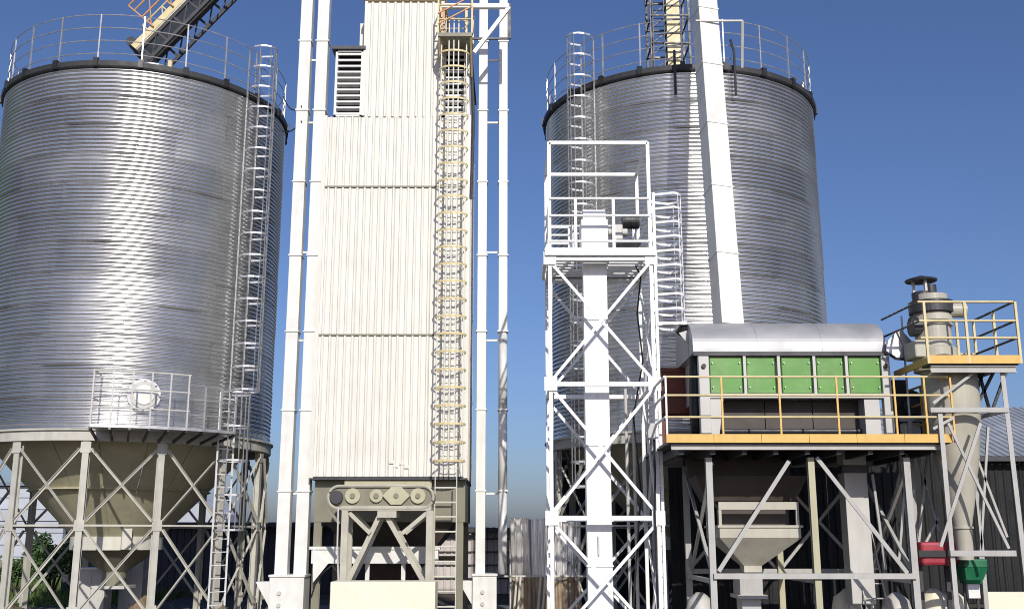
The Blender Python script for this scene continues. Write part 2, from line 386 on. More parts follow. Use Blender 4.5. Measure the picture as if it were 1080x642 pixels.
    if walkway:
        a0, a1, a2 = walkway; r0, r1 = RB + .13, RB + .95
        fl = MB().lathe(c, [(r0, ZB - .02), (r1, ZB - .02), (r1, ZB + .05), (r0, ZB + .05)], 16, math.atan2(D(a0).y, D(a0).x), math.atan2(D(a0).y, D(a0).x) + R(a2 - a0), closedprof=True)
        wk = fl.build('walkway', 'galv_trim', root)
        for t in range(9):
            ph = a0 + (a2 - a0) * t / 8
            MB().bar(P(ph, r0 - .1, ZB - .24), P(ph, r1, ZB - .04), .05, .06).build('bracket', 'dark_steel', wk)
            MB().bar(P(ph, r1 - .03, ZB), P(ph, r1 - .03, ZB + (1.35 if ph <= a1 + .1 else 1.1)), .036, .036, up=D(ph)).build('railing_post', 'grey_paint' if ph <= a1 + .1 else 'galv_trim', wk)
        for z in (.45, .9, 1.33):
            MB().path([P(a0 + (a1 - a0) * t / 8, r1 - .03, ZB + z) for t in range(9)], .019, 6).build('rail', 'grey_paint', wk)
            MB().path([P(a1 + (a2 - a1) * t / 8, r1 - .03, ZB + z * .82) for t in range(9)], .016, 6).build('rail', 'galv_trim', wk)
        for z in (.68, 1.33):
            MB().tube(P(a0, r0, ZB + z), P(a0, r1, ZB + z), .022).build('rail', 'grey_paint', wk)
    return root, P, D
s1, P1, D1 = silo(-10.82, 29.30, 'tall round corrugated silo left of the dryer tower, with round white hatch above its hopper', 41, 34.5, hatch=5, walkway=(-9.5, 17, 32))
s2, P2, D2 = silo(4.97, 29.52, 'tall round corrugated silo behind the white lattice tower and the green machine', -36, None, post_phase=3, ladder_bottom=1.0)
for ph in (0.0, 22):
    o = MB().path([P2(ph, RB + .05, ZT + .9 if ph else ZT + .55), P2(ph, RB + .22, ZT + .5), P2(ph, RB + .22, ZT - .75)], .035, 8).build('down_pipe', 'dark_steel', s2)

# ---- inclined conveyor gantry on the left silo
def gantry():
    a = W(160, 66, 30.2); b = W(247, -22, 30.2); b2 = a + (b - a) * 1.35
    root = empty('inclined_conveyor', a, 'inclined conveyor gantry with orange railing rising from the left silo roof', 'conveyor')
    d = (b2 - a).normalized(); up = Vector((0, -1, 0)).cross(d); up = up if up.z > 0 else -up; y = Vector((0, 1, 0))
    L = (b2 - a).length
    for s in (0, 1.1):
        MB().bar(a + y * s + up * .75, b2 + y * s + up * .75, .10, .26, up=up).build('side_beam', 'pale_yellow', root)
        MB().bar(a + y * s + up * .12, b2 + y * s + up * .12, .09, .1, up=up).build('bottom_chord', 'dark_steel', root)
        k = int(L / .7)
        for i in range(k):
            q = a + y * s + d * (i * .7 + .15)
            MB().bar(q + up * .12, q + up * .6, .07, .07, up=d).build('truss_post', 'dark_steel', root)
            MB().bar(q + up * .12, q + d * .7 + up * .6, .04, .04, up=y).build('truss_diagonal', 'dark_steel', root)
        MB().bar(a + y * s + up * .56, b2 + y * s + up * .56, .09, .08, up=up).build('top_chord', 'dark_steel', root)
    MB().bar(a + y * .55 + up * .66, b2 + y * .55 + up * .66, 1.2, .05, up=up).build('belt_deck', 'grey_paint', root)
    for s in (0, 1.1, -.0):
        pass
    for s, m in ((-.1, 'orange'), (1.2, 'pale_yellow')):
        o0 = a + y * s + up * .85 + d * .9
        for hh in (.4, .75, 1.0):
            MB().tube(o0 + up * hh, o0 + up * hh + d * L, .028, 6).build('rail', m, root)
        for i in range(int(L / .9) + 1):
            q = o0 + d * (i * .9)
            MB().bar(q - up * .1, q + up * 1.0, .04, .04, up=d).build('railing_post', m, root)
            MB().bar(q, q + d * .9 + up * 1.0, .03, .03, up=y).build('railing_brace', m, root)
    for dx in (0, .5):
        MB().bar(a + d * dx + y * .55 - up * .1, Vector((a.x + d.x * dx, a.y + .55, ZT + .6)), .12).build('support_foot', 'pale_yellow', root)
    for q, r_ in ((a + up * .2, .26), (a + up * 1.0 + d * .1, .2)):
        MB().tube(q - y * .02, q + y * 1.12, r_ * .75, 16).build('drum', 'dark_steel', root)
gantry()

# ---- elevator tower behind the right silo
def back_tower():
    Y = 35.0; x0 = Xp(687, 30, Y); x1 = Xp(727, 30, Y)
    root = empty('elevator_tower', ((x0 + x1) / 2, Y + .6, 0), 'dark lattice elevator tower with a pale yellow leg standing behind the right silo', 'tower')
    zt = 24.5
    for x in (x0, x1):
        for y in (Y, Y + 1.2): MB().angle((x, y, 0), (x, y, zt), .10, .02).build('post', 'dark_steel', root)
    z = 1.0; i = 0
    while z < zt - 1:
        for y in (Y, Y + 1.2):
            bar('strut', (x0, y, z), (x1, y, z), .06, 'dark_steel', root)
            bar('brace', (x0, y + .05, z), (x1, y + .05, z + 1.1) if i % 2 else (x1, y + .05, z + 1.1), .04, 'dark_steel', root)
        for x in (x0, x1): bar('strut', (x, Y + .06, z), (x, Y + 1.14, z), .05, 'dark_steel', root)
        z += 1.1; i += 1
    cx = Xp(712, 30, Y)
    MB().box((cx - .24, Y + .35, .1), (cx + .24, Y + .8, zt - .4)).build('leg_casing', 'pale_yellow', root)
    for k in range(41): MB().box((cx - .28, Y + .31, 1 + k * .55), (cx + .28, Y + .84, 1.05 + k * .55)).build('casing_flange', 'dark_steel', root)
    ladder(root, (x0 + .25, Y - .1, .3), (x0 + .25, Y - .1, zt), (0, -1, 0), .4, 'dark_steel', spacing=.32)
back_tower()

# ---- white square chute in front of the right silo
def chute():
    b = W(768.5, 346, 21.9); t = W(739, -40, 24.2)
    root = empty('grain_chute', b, 'long white square chute descending in front of the right silo to the green machine', 'chute')
    n = 6; d = (t - b).normalized()
    for i in range(n):
        p = b.lerp(t, i / n); q = b.lerp(t, (i + 1) / n) - d * .012
        MB().bar(p, q, .50, .50, up=Vector((.2, -1, 0))).build('duct_section', 'white', root, bevel=.01)
        if i: MB().bar(p - d * .02, p + d * .02, .53, .53, up=Vector((.2, -1, 0))).build('flange', 'white', root)
    p = b.lerp(t, .795)
    br = MB().bar(p + Vector((-.3, -.3, 0)), p + Vector((.85, -.3, 0)), .04).bar(p + Vector((.85, -.3, 0)), p + Vector((.9, .2, -1.0)), .06)
    br.build('bracket', 'grey_paint', root)
chute()

# ================================================================ DRYER TOWER
def dryer():
    Y = 26.0; D = 3.7
    xl, xr = Xp(328, 503, Y), Xp(491, 503, Y); zb = Zp(503, Y)
    zA, zB_ = Zp(353, Y), Zp(197, Y); zL = Zp(123, Y); zC = Zp(53, Y); zTop = Zp(-2, Y)
    xa, xb = Xp(384, 90, Y), Xp(466, 90, Y)
    root = empty('grain_dryer', ((xl + xr) / 2, Y + D / 2, 0), 'tall cream corrugated dryer tower with louvred shoulders and caged ladder', 'dryer')
    core = MB().box((xl + .06, Y + .06, zb), (xr - .06, Y + D - .06, zL)).build('core', 'cladding', root)
    MB().box((xa + .06, Y + .06, zL), (xb - .06, Y + D - .06, zTop)).build('upper_core', 'cladding', root)
    tiers = [(zb, zA), (zA, zB_), (zB_, zL)]
    for a, b in tiers:
        n = 4; wd = (xr - xl) / n
        for i in range(n):
            ribbed(xl + i * wd, xl + (i + 1) * wd - .006, a + .02, b - .012, Y + .02, .19, .035).build('cladding_panel', 'cladding', root)
        for i in range(4):
            ribbed(Y + i * D / 4, Y + (i + 1) * D / 4 - .006, a + .02, b - .012, xr - .02, .19, .035, 'y').build('cladding_panel', 'cladding', root)
            ribbed(Y + i * D / 4, Y + (i + 1) * D / 4 - .006, a + .02, b - .012, xl + .02, .19, .035, 'y', -1).build('cladding_panel', 'cladding', root)
    n = 2; wd = (xb - xa) / n
    for i in range(n):
        ribbed(xa + i * wd, xa + (i + 1) * wd - .006, zL - .008, zTop - .1, Y + .02, .19, .035).build('cladding_panel', 'cladding', root)
    for x, fl in ((xb - .02, 1), (xa + .02, -1)):
        ribbed(Y, Y + D, zL, zTop - .1, x, .19, .035, 'y', fl).build('cladding_panel', 'cladding', root)
    for z in (zA, zB_):
        MB().box((xl - .01, Y - .025, z - .02), (xr + .012, Y + .01, z + .02)).build('seam_flashing', 'olive_grey', root)
    for x in (xl, xr):
        MB().box((x - .05, Y - .03, zb - .02), (x + .05, Y + .07, zL + .02)).build('corner_trim', 'cladding', root)
    for x in (xa, xb):
        MB().box((x - .04, Y - .03, zL + .02), (x + .04, Y + .05, zTop - .05)).build('corner_trim', 'cladding', root)
    MB().box((xa - .08, Y - .06, zTop - .1), (xb + .08, Y + D, zTop + .05)).build('top_edge', 'pale_yellow', root)
    # louvred shoulders
    for (x0, x1) in ((xl + .20, xa - .04), (xb + .04, xr)):
        fr = MB()
        fr.box((x0, Y, zL), (x0 + .06, Y + .2, zC)); fr.box((x1 - .06, Y, zL), (x1, Y + .2, zC)); fr.box((x0, Y, zL), (x1, Y + .2, zL + .05)); fr.box((x0, Y, zC - .05), (x1, Y + .2, zC))
        lo = fr.build('louvre_frame', 'louvre', root)
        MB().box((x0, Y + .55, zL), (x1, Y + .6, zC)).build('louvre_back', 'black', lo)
        for xx in (x0, x1): MB().box((xx - .015, Y + .2, zL), (xx + .015, Y + D - .1, zC)).build('side_plate', 'louvre', lo)
        k = 11
        for i in range(k):
            z = zL + .1 + (zC - zL - .2) * i / (k - 1)
            MB().bar((x0 + .06, Y + .06, z), (x1 - .06, Y + .06, z), .055, .05, up=(0, 0, 1)).build('slat', 'louvre', lo)
        MB().box((x0 - .1, Y - .08, zC), (x1 + .06, Y + D, zC + .09)).build('shoulder_cap', 'dark_steel', root)
    MB().taper((xl + .3, Y + .5, xa - .1, Y + 2.5), zC + .09, (xl + .55, Y + .9, xa - .2, Y + 2.0), zC + .45).build('shoulder_hood', 'grey_paint', root)
    MB().box((xa - .30, Y + .9, zC + .3), (xa - .05, Y + 1.8, zC + 1.25)).build('vent_box', 'cladding', root)
    MB().path([(xr + .03, Y + .1, zC - .1), (xr + .06, Y - .02, zC - .6), (xr + .12, Y, zL - .1), (xr + .06, Y, zL - 2.3)], .045, 8).build('conduit', 'dark_steel', root)
    # discharge section under the tower
    zd = Zp(550, Y)
    MB().box((xl + .05, Y + .3, zd), (xr - .02, Y + D - .1, zb)).build('discharge_box', 'olive_grey', root)
    MB().box((xl, Y - .02, zb - .06), (xr, Y + D, zb + .01)).build('base_rim', 'dark_steel', root)
    MB().box((Xp(363, 510, Y), Y + .05, Zp(514, Y)), (Xp(455, 510, Y), Y + .3, zb - .07)).build('inlet_panel', 'olive', root)
    MB().taper(((xl + xr) / 2 - .4, Y + 1.4, (xl + xr) / 2 + .4, Y + 2.2), zd - 1.5, (xl + .3, Y + .5, xr - .3, Y + D - .3), zd).build('discharge_hopper', 'dark_brown', root)  # dark colour carries the shade of the recess under the tower
    for x in (xl + .15, xr - .15):
        for y in (Y + .4, Y + D - .3):
            lg = MB().hbeam((x, y, .06), (x, y, zd), .18, .18, .02).build('leg', 'olive_grey', root)
    bar('beam', (xl + .15, Y + D - .3, 1.6), (xr - .15, Y + D - .3, 1.6), .14, 'olive_grey', root)
    for i, (u, v) in enumerate(((413, 487), (417, 491), (424, 488), (429, 492))):
        p = W(u, v, Y - .02); MB().bar(p - Vector((.06, 0, 0)), p + Vector((.06, 0, 0)), .012, .07).build('name_plate', 'cladding', root)
    # ladder
    xc = Xp(477, 300, Y - .25); z1 = Zp(53, Y)
    ladder(root, (xc - .0, Y - .22, zb + .05), (xc - .0, Y - .22, z1 + .9), (0, -1, 0), .50, 'beige', spacing=.3, cage=(.3, z1 - zb + .4), depth=.68, hoop_step=.45, mh='pale_yellow', ms='beige', straps=5, hw=.05, pw=.4)
    xc2 = Xp(470, 580, Y - .3)
    ladder(root, (xc2, Y - .5, .06), (xc2, Y - .5, zb + .1), (0, -1, 0), .52, 'beige', spacing=.345, rr=.022, sw=.07)
    # landing at the top
    za = z1; x0, x1 = xb - .05, xr + .1
    ld = MB().box((x0, Y - 1.0, za - .1), (x1, Y - .09, za)).build('landing', 'olive_grey', root)
    railing(ld, [(x0, Y - .2, za), (x0, Y - .97, za), (x1, Y - .97, za), (x1, Y - .2, za)], 1.25, (.4, .8, 1.25), 0, 'pale_yellow', .022)
    for x in (x0 + .03, x1 - .03):
        bar('bracket', (x, Y - .95, za - .1), (x, Y - .05, za - .8), .05, 'pale_yellow', ld)
    for zz in (.25, .55): bar('brace', (x0, Y - 1.0, za + zz), (x1, Y - 1.0, za + zz + .5), .03, 'orange', ld)
    # bracket frame towards the elevator at the right
    p = lambda u, v: W(u, v, 25.6)
    fr = bar('head_frame', p(466, 7), p(537, 7), .12, 'white_steel', root)
    bar('beam', p(480, 41), p(537, 41), .05, 'dark_steel', fr)
    bar('beam', p(537, 5), p(537, 41), .09, 'dark_steel', fr)
    bar('brace', p(537, 8), p(500, 56), .10, 'white_steel', fr)
    bar('beam', p(492, 7), p(492, 55), .07, 'pale_yellow', fr)
    bar('beam', p(468, 7), p(468, 57), .07, 'orange', fr)
dryer()

# ---- twin-leg bucket elevators beside the dryer
def elevator(legs, Y, label, boot, boots_v, side):
    b0 = W(boot[0], boots_v, Y); b1 = W(boot[1], boots_v, Y)
    root = empty('bucket_elevator', ((b0.x + b1.x) / 2, Y, 0), label, 'elevator', 'bucket elevators flanking the dryer')
    ztop = Zp(-25, Y)
    for (u, v, wd, m, rnd) in legs:
        x = Xp(u, v, Y); L = ztop - b0.z; n = 8
        for i in range(n):
            za = b0.z + L * i / n; zc = b0.z + L * (i + 1) / n - .012
            if rnd and i < 3: MB().tube((x, Y, za), (x, Y, zc), wd / 2, 20).build('leg_casing', m, root, True)
            else: MB().box((x - wd / 2, Y - wd / 2, za), (x + wd / 2, Y + wd / 2, zc)).build('leg_casing', 'white', root, bevel=.008)
            if i: MB().box((x - wd / 2 - .025, Y - wd / 2 - .025, za - .025), (x + wd / 2 + .025, Y + wd / 2 + .025, za + .012)).build('flange', m, root)
    xs_ = [Xp(l[0], l[1], Y) for l in legs]
    for v in (62, 128, 265, 358, 520): bar('tie', (xs_[0], Y + .12, Zp(v, Y)), (xs_[1], Y + .12, Zp(v, Y)), .05, 'white', root)
    MB().box((b0.x, Y - .38, .08), (b1.x, Y + .38, b0.z)).build('boot', 'white', root, bevel=.012)
    for k in range(3): MB().tube((b0.x + .25, Y - .38, .3 + k * .28), (b0.x + .25, Y - .42, .3 + k * .28), .05, 10).build('bolt_cover', 'grey_paint', root)
    MB().box((b0.x - .02, Y - .41, b0.z - .03), (b1.x + .02, Y + .41, b0.z + .02)).build('boot_flange', 'white', root)
    xs = b0.x if side < 0 else b1.x; z = b0.z - .2
    MB().add([(xs + side * a, Y + q, z + c_) for q in (-.25, .25) for a, c_ in ((0, .05), (.36, .05), (.30, -.05), (0, -.55))], [(0, 1, 2, 3)[::-1], (4, 5, 6, 7), (0, 4, 5, 1)[::-1], (1, 5, 6, 2)[::-1], (2, 6, 7, 3)[::-1], (3, 7, 4, 0)[::-1]]).build('inlet_hopper', 'white', root)
    return root
elevator(((297.5, 600, .31, 'white', 0), (317.5, 600, .31, 'white', 0)), 26.4, 'white bucket elevator with two square legs left of the dryer tower', (288, 324), 606, -1)
elevator(((506.5, 600, .24, 'white', 0), (530, 600, .23, 'silver', 1)), 27.0, 'pale twin-leg bucket elevator right of the dryer tower ladder', (499, 524), 605, -1)

# ---- conveyor drive on an A-frame stand, cream block in front
def aframe():
    Y = 24.6; p = lambda u, v, dy=0: W(u, v, Y + dy)
    root = empty('conveyor_stand', (p(408, 600).x, Y + .5, 0), 'beige conveyor with four round covers on an A-braced stand below the dryer', 'conveyor')
    a, b = p(346, 524), p(457, 524); r = .255
    # rounded casing
    N = 12; prof = [(a.x + r - r * math.sin(math.pi * i / N), a.z + r * math.cos(math.pi * i / N)) for i in range(N + 1)] + [(b.x - r + r * math.sin(math.pi * i / N), a.z - r * math.cos(math.pi * i / N)) for i in range(N + 1)]
    n = len(prof); mb = MB(); mb.add([(x, Y + .04, z) for x, z in prof] + [(x, Y + .8, z) for x, z in prof], [tuple(range(n))[::-1], tuple(range(n, 2 * n))] + [(i, (i + 1) % n, n + (i + 1) % n, n + i) for i in range(n)])
    cs = mb.build('casing', 'olive_grey', root)
    rim = MB().path([(x, Y, z) for x, z in prof], .035, 6, True).build('casing_rim', 'taupe', cs)
    for u in (372, 397, 418, 441):
        q = p(u, 522.5)
        if u == 418:
            dm = MB().add([(q.x + sx, Y + dy, q.z + sz) for dy in (-.05, .05) for sx, sz in ((-.32, 0), (-.12, .2), (.12, .2), (.32, 0), (.12, -.2), (-.12, -.2))], [(0, 1, 2, 3, 4, 5), (11, 10, 9, 8, 7, 6)] + [(i, (i + 1) % 6, 6 + (i + 1) % 6, 6 + i)[::-1] for i in range(6)])
            pl = dm.build('cover_plate', 'olive', cs)
        else: pl = MB().tube((q.x, Y - .03, q.z), (q.x, Y + .06, q.z), .175 if u != 397 else .15, 22).build('cover_plate', 'olive', cs)
        MB().tube((q.x, Y - .07, q.z), (q.x, Y - .02, q.z), .06, 12).build('hub', 'olive_grey', pl)
    MB().tube((a.x + .2, Y - .08, a.z), (a.x + .2, Y + .1, a.z), .15, 16).build('drive_pulley', 'dark_steel', root)
    MB().box((p(360, 535).x, Y - .02, p(0, 538).z), (p(455, 535).x, Y + .8, p(0, 533).z)).build('bed_beam', 'taupe', root)
    zt = p(0, 538).z
    for dy in (0.05, .75):
        for u in (362.5, 452.5):
            x = p(u, 580).x; MB().hbeam((x, Y + dy, .06), (x, Y + dy, zt), .15, .12, .02).build('leg', 'taupe', root)
        ap = Vector((p(403, 540).x, Y + dy + .1, zt - .08))
        for u in (366, 446):
            MB().bar(ap + Vector((.06 if u > 400 else -.06, 0, 0)), (p(u, 613).x, Y + dy + .1, p(0, 613).z), .11, .06, up=(0, 1, 0)).build('brace', 'taupe', root)
        for u, u2 in ((368, 390), (450, 424)):
            MB().bar((p(u, 540).x, Y + dy + .02, zt - .05), (p(u2, 562).x, Y + dy + .02, p(0, 562).z), .09, .05, up=(0, 1, 0)).build('knee_brace', 'taupe', root)
    MB().box((p(398, 540).x, Y + .0, zt - .16), (p(418, 540).x, Y + .85, zt)).build('apex_plate', 'taupe', root)
    MB().bar((a.x + .02, Y + .02, a.z - .28), (p(358, 552).x, Y + .02, p(0, 552).z), .09, .06).build('motor_arm', 'olive_grey', root)
    MB().path([(p(357, 535).x, Y - .03, p(0, 535).z), (p(356, 575).x, Y - .03, p(0, 575).z), (p(357, 612).x, Y - .03, p(0, 612).z)], .02, 6).build('conduit', 'grey_paint', root)
    MB().path([p(357, 604), p(350, 596), p(341, 603), p(333, 614), p(328, 630)], .02, 6).build('hose', 'black', root)
    # block
    Yb = 23.4
    tag(MB().box((Xp(348, 625, Yb), Yb, 0.0), (Xp(459, 625, Yb), Yb + .8, Zp(613, Yb))).build('plinth_block', 'cream', bevel=.02), 'large cream rendered block in front of the conveyor stand', 'block')
    # white trough behind
    Yt = 26.1
    tr = empty('conveyor_trough', (Xp(395, 590, Yt), Yt + .3, 0), 'long white conveyor trough running behind the A-braced stand', 'trough')
    MB().box((Xp(328, 590, Yt), Yt, Zp(594, Yt)), (Xp(462, 590, Yt), Yt + .25, Zp(577, Yt))).build('trough_body', 'white', tr, bevel=.01)
    MB().box((Xp(326, 590, Yt), Yt - .04, Zp(579, Yt)), (Xp(464, 590, Yt), Yt + .28, Zp(576, Yt))).build('trough_lid', 'white', tr)
    for u in (387, 425): bar('leg', (Xp(u, 600, Yt), Yt + .12, .06), (Xp(u, 600, Yt), Yt + .12, Zp(594, Yt)), .10, 'white', tr)
    MB().add([W(330, 578, Yt - .1), W(346, 594, Yt - .1), W(330, 614, Yt - .1), W(330, 578, Yt + .2), W(346, 594, Yt + .2), W(330, 614, Yt + .2)], [(0, 2, 1), (3, 4, 5), (0, 1, 4, 3), (1, 2, 5, 4), (2, 0, 3, 5)]).build('end_hopper', 'white', tr)
aframe()

# ================================================================ WHITE LATTICE TOWER
def lattice():
    Y0, Y1 = 21.0, 23.0
    xl, xr = Xp(580, 300, Y0), Xp(687, 300, Y0); zt, zp = Zp(151, Y0), Zp(267, Y0); za, zb = Zp(405, Y0), Zp(546, Y0)
    root = empty('lattice_tower', ((xl + xr) / 2, (Y0 + Y1) / 2, 0), 'white lattice steel tower with railed platform in front of the right silo', 'tower')
    M_ = 'white_steel'
    for x in (xl, xr):
        for y in (Y0, Y1): MB().bar((x, y, 0), (x, y, zt), .072).build('post', M_, root)
    lv = [.15, zb, za, zp - .12]
    for y in (Y0, Y1):
        for z in lv[1:]:
            bar('strut', (xl, y, z), (xr, y, z), .09, M_, root)
        for a, b in zip(lv, lv[1:]):
            dy = -.05 if y == Y0 else .05
            bar('brace', (xl, y + dy, a + .05), (xr, y + dy, b - .06), .06, M_, root, .03, up=(0, 1, 0)); bar('brace', (xl, y + dy + .035, b - .06), (xr, y + dy + .035, a + .05), .06, M_, root, .03, up=(0, 1, 0))
        bar('top_bar', (xl, y, zt), (xr, y, zt), .072, M_, root)
        if y == Y0:
            for x in (xl, xr):
                for z in lv[1:]: MB().box((x - .13, y - .066, z - .14), (x + .13, y - .045, z + .14)).build('gusset', M_, root)
    for x in (xl, xr):
        for z in lv[1:]: bar('strut', (x, Y0, z - .02), (x, Y1, z - .02), .07, M_, root)
        for i, (a, b) in enumerate(zip(lv, lv[1:])):
            bar('brace', (x, Y0, a), (x, Y1, b), .045, M_, root); bar('brace', (x + .05, Y0, b), (x + .05, Y1, a), .045, M_, root)
        bar('top_bar', (x, Y0, zt), (x, Y1, zt), .06, M_, root)
    # platform
    fl = MB()
    fl.box((xl - .1, Y0 - .12, zp - .07), (xr + .1, Y0 - .03, zp + .09)); fl.box((xl - .1, Y1 + .03, zp - .07), (xr + .1, Y1 + .12, zp + .09))
    for x in (xl - .08, xr + .08): fl.box((x - .03, Y0, zp - .07), (x + .03, Y1, zp + .09))
    pf = fl.build('platform_frame', M_, root)
    n = 9
    for i in range(n):
        y = Y0 + .05 + (Y1 - Y0 - .1) * i / (n - 1)
        if i in (3, 4, 5):
            MB().box((xl, y - .08, zp - .03), (xl + .55, y + .08, zp)).build('deck_plank', M_, pf); MB().box((xr - .8, y - .08, zp - .03), (xr, y + .08, zp)).build('deck_plank', M_, pf)
        else: MB().box((xl, y - .08, zp - .03), (xr, y + .08, zp)).build('deck_plank', M_, pf)
    for z in (Zp(210, Y0), Zp(228, Y0), Zp(255, Y0)):
        for y in (Y0, Y1): MB().tube((xl, y - .04, z), (xr, y - .04, z), .03 if y == Y0 else .024).build('rail', M_, pf)
        for x in (xl, xr): MB().tube((x, Y0, z), (x, Y1, z), .024).build('rail', M_, pf)
    for u in (607, 647): bar('railing_post', (Xp(u, 240, Y0), Y0 - .03, zp), (Xp(u, 240, Y0), Y0 - .03, Zp(210, Y0)), .06, M_, pf)
    for u in (600, 668): bar('railing_post', (Xp(u, 240, Y1), Y1, zp), (Xp(u, 240, Y1), Y1, Zp(210, Y0)), .05, M_, pf)
    # small gate rails on the left
    for v in (240, 248, 257): MB().tube((xl, Y0 + .4, Zp(v, Y0 + .4)), (xl + .5, Y0 + .4, Zp(v, Y0 + .4)), .025).build('rail', M_, pf)
    bar('railing_post', (xl + .5, Y0 + .4, zp), (xl + .5, Y0 + .4, Zp(238, Y0 + .4)), .05, M_, pf)
    # caged ladder on the right side
    xx = xr + .13; yy = Y0 + .5
    z0, z1 = Zp(344, yy), Zp(207, yy)
    ladder(root, (xx, yy, .05), (xx, yy, z1), (1, 0, 0), .5, M_, spacing=.3, cage=(z0 - .05, z1 - .1), depth=.62, hoop_step=.30, straps=5, hw=.05, sw=.06, pw=.35)
    bar('ladder_shoe', (xx, yy - .25, z0), (xx + .62, yy - .25, z0 + .02), .07, M_, root)
    # feed pipes hung inside
    for u, v0, v1 in ((664, 410, 640), (672, 430, 640)):
        MB().tube((Xp(u, 600, 22.4), 22.4, 0), (Xp(u, 600, 22.4), 22.4, Zp(v0, 22.4)), .035).build('pipe', 'grey_paint', root)
    MB().path([W(662, 268, 22), W(676, 290, 22), W(672, 330, 22), W(678, 380, 22), W(668, 440, 22), W(676, 520, 22), W(668, 640, 22)], .02, 6).build('cable', 'black', root)
    # elevator
    xe = Xp(627, 300, 21.55); we = .50; Ye = 21.55
    el = empty('bucket_elevator', (xe, Ye, 0), 'white single-leg bucket elevator standing inside the white lattice tower', 'elevator')
    zs = [0.05, Zp(596, Ye), Zp(470, Ye), Zp(338, Ye), Zp(275, Ye)]
    for a, b in zip(zs, zs[1:]):
        MB().box((xe - we / 2, Ye - .19, a), (xe + we / 2, Ye + .19, b - .012)).build('leg_casing', 'white_steel', el, bevel=.008)
    for z in zs[1:]:
        MB().box((xe - we / 2 - .02, Ye - .21, z - .02), (xe + we / 2 + .02, Ye + .21, z + .01)).build('flange', 'white_steel', el)
    h0, h1, h2 = Zp(275, Ye), Zp(235, Ye), Zp(216, Ye)
    MB().box((xe - .29, Ye - .3, h0), (xe + .29, Ye + .3, h1)).build('head', 'white_steel', el, bevel=.03)
    MB().tube((xe - .24, Ye, h1 - .02), (xe + .24, Ye, h1 - .02), .30, 20).build('head_cover', 'white_steel', el)
    MB().tube((xe + .2, Ye, h1 - .22), (xe + .72, Ye, h1 - .22), .09, 14).build('drive_shaft', 'grey_paint', el)
    MB().box((xe + .38, Ye - .12, h1 - .42), (xe + .62, Ye + .12, h1 - .06)).build('gearbox', 'grey_paint', el, bevel=.03)
    mo = MB().tube((xe + .62, Ye, h1 + .02), (xe + .98, Ye, h1 + .02), .15, 20).build('motor', 'black', el)
    for k in range(6): MB().tube((xe + .66 + k * .05, Ye, h1 + .02), (xe + .68 + k * .05, Ye, h1 + .02), .165, 20).build('cooling_fin', 'black', mo)
    MB().box((xe + .5, Ye - .2, h1 - .5), (xe + 1.0, Ye + .2, h1 - .42)).build('motor_base', 'dark_steel', el)
    MB().box((xe - .04, Ye - .24, Zp(585, Ye)), (xe - .01, Ye - .2, Zp(565, Ye))).build('inspection_handle', 'grey_paint', el)
lattice()
def fittings():
    a = W(688, 455, 20.9); b = empty('junction_box', a, 'small grey junction box fixed to the right post of the lattice tower', 'box')
    MB().box((a.x - .1, a.y - .1, a.z - .16), (a.x + .1, a.y + .06, a.z + .16)).build('body', 'grey_paint', b, bevel=.01)
    MB().path([a + Vector((.02, -.03, -.16)), a + Vector((.03, -.02, -.8)), a + Vector((.0, -.02, -1.6)), Vector((a.x, a.y, .1))], .02, 6).build('conduit', 'black', b)
fittings()

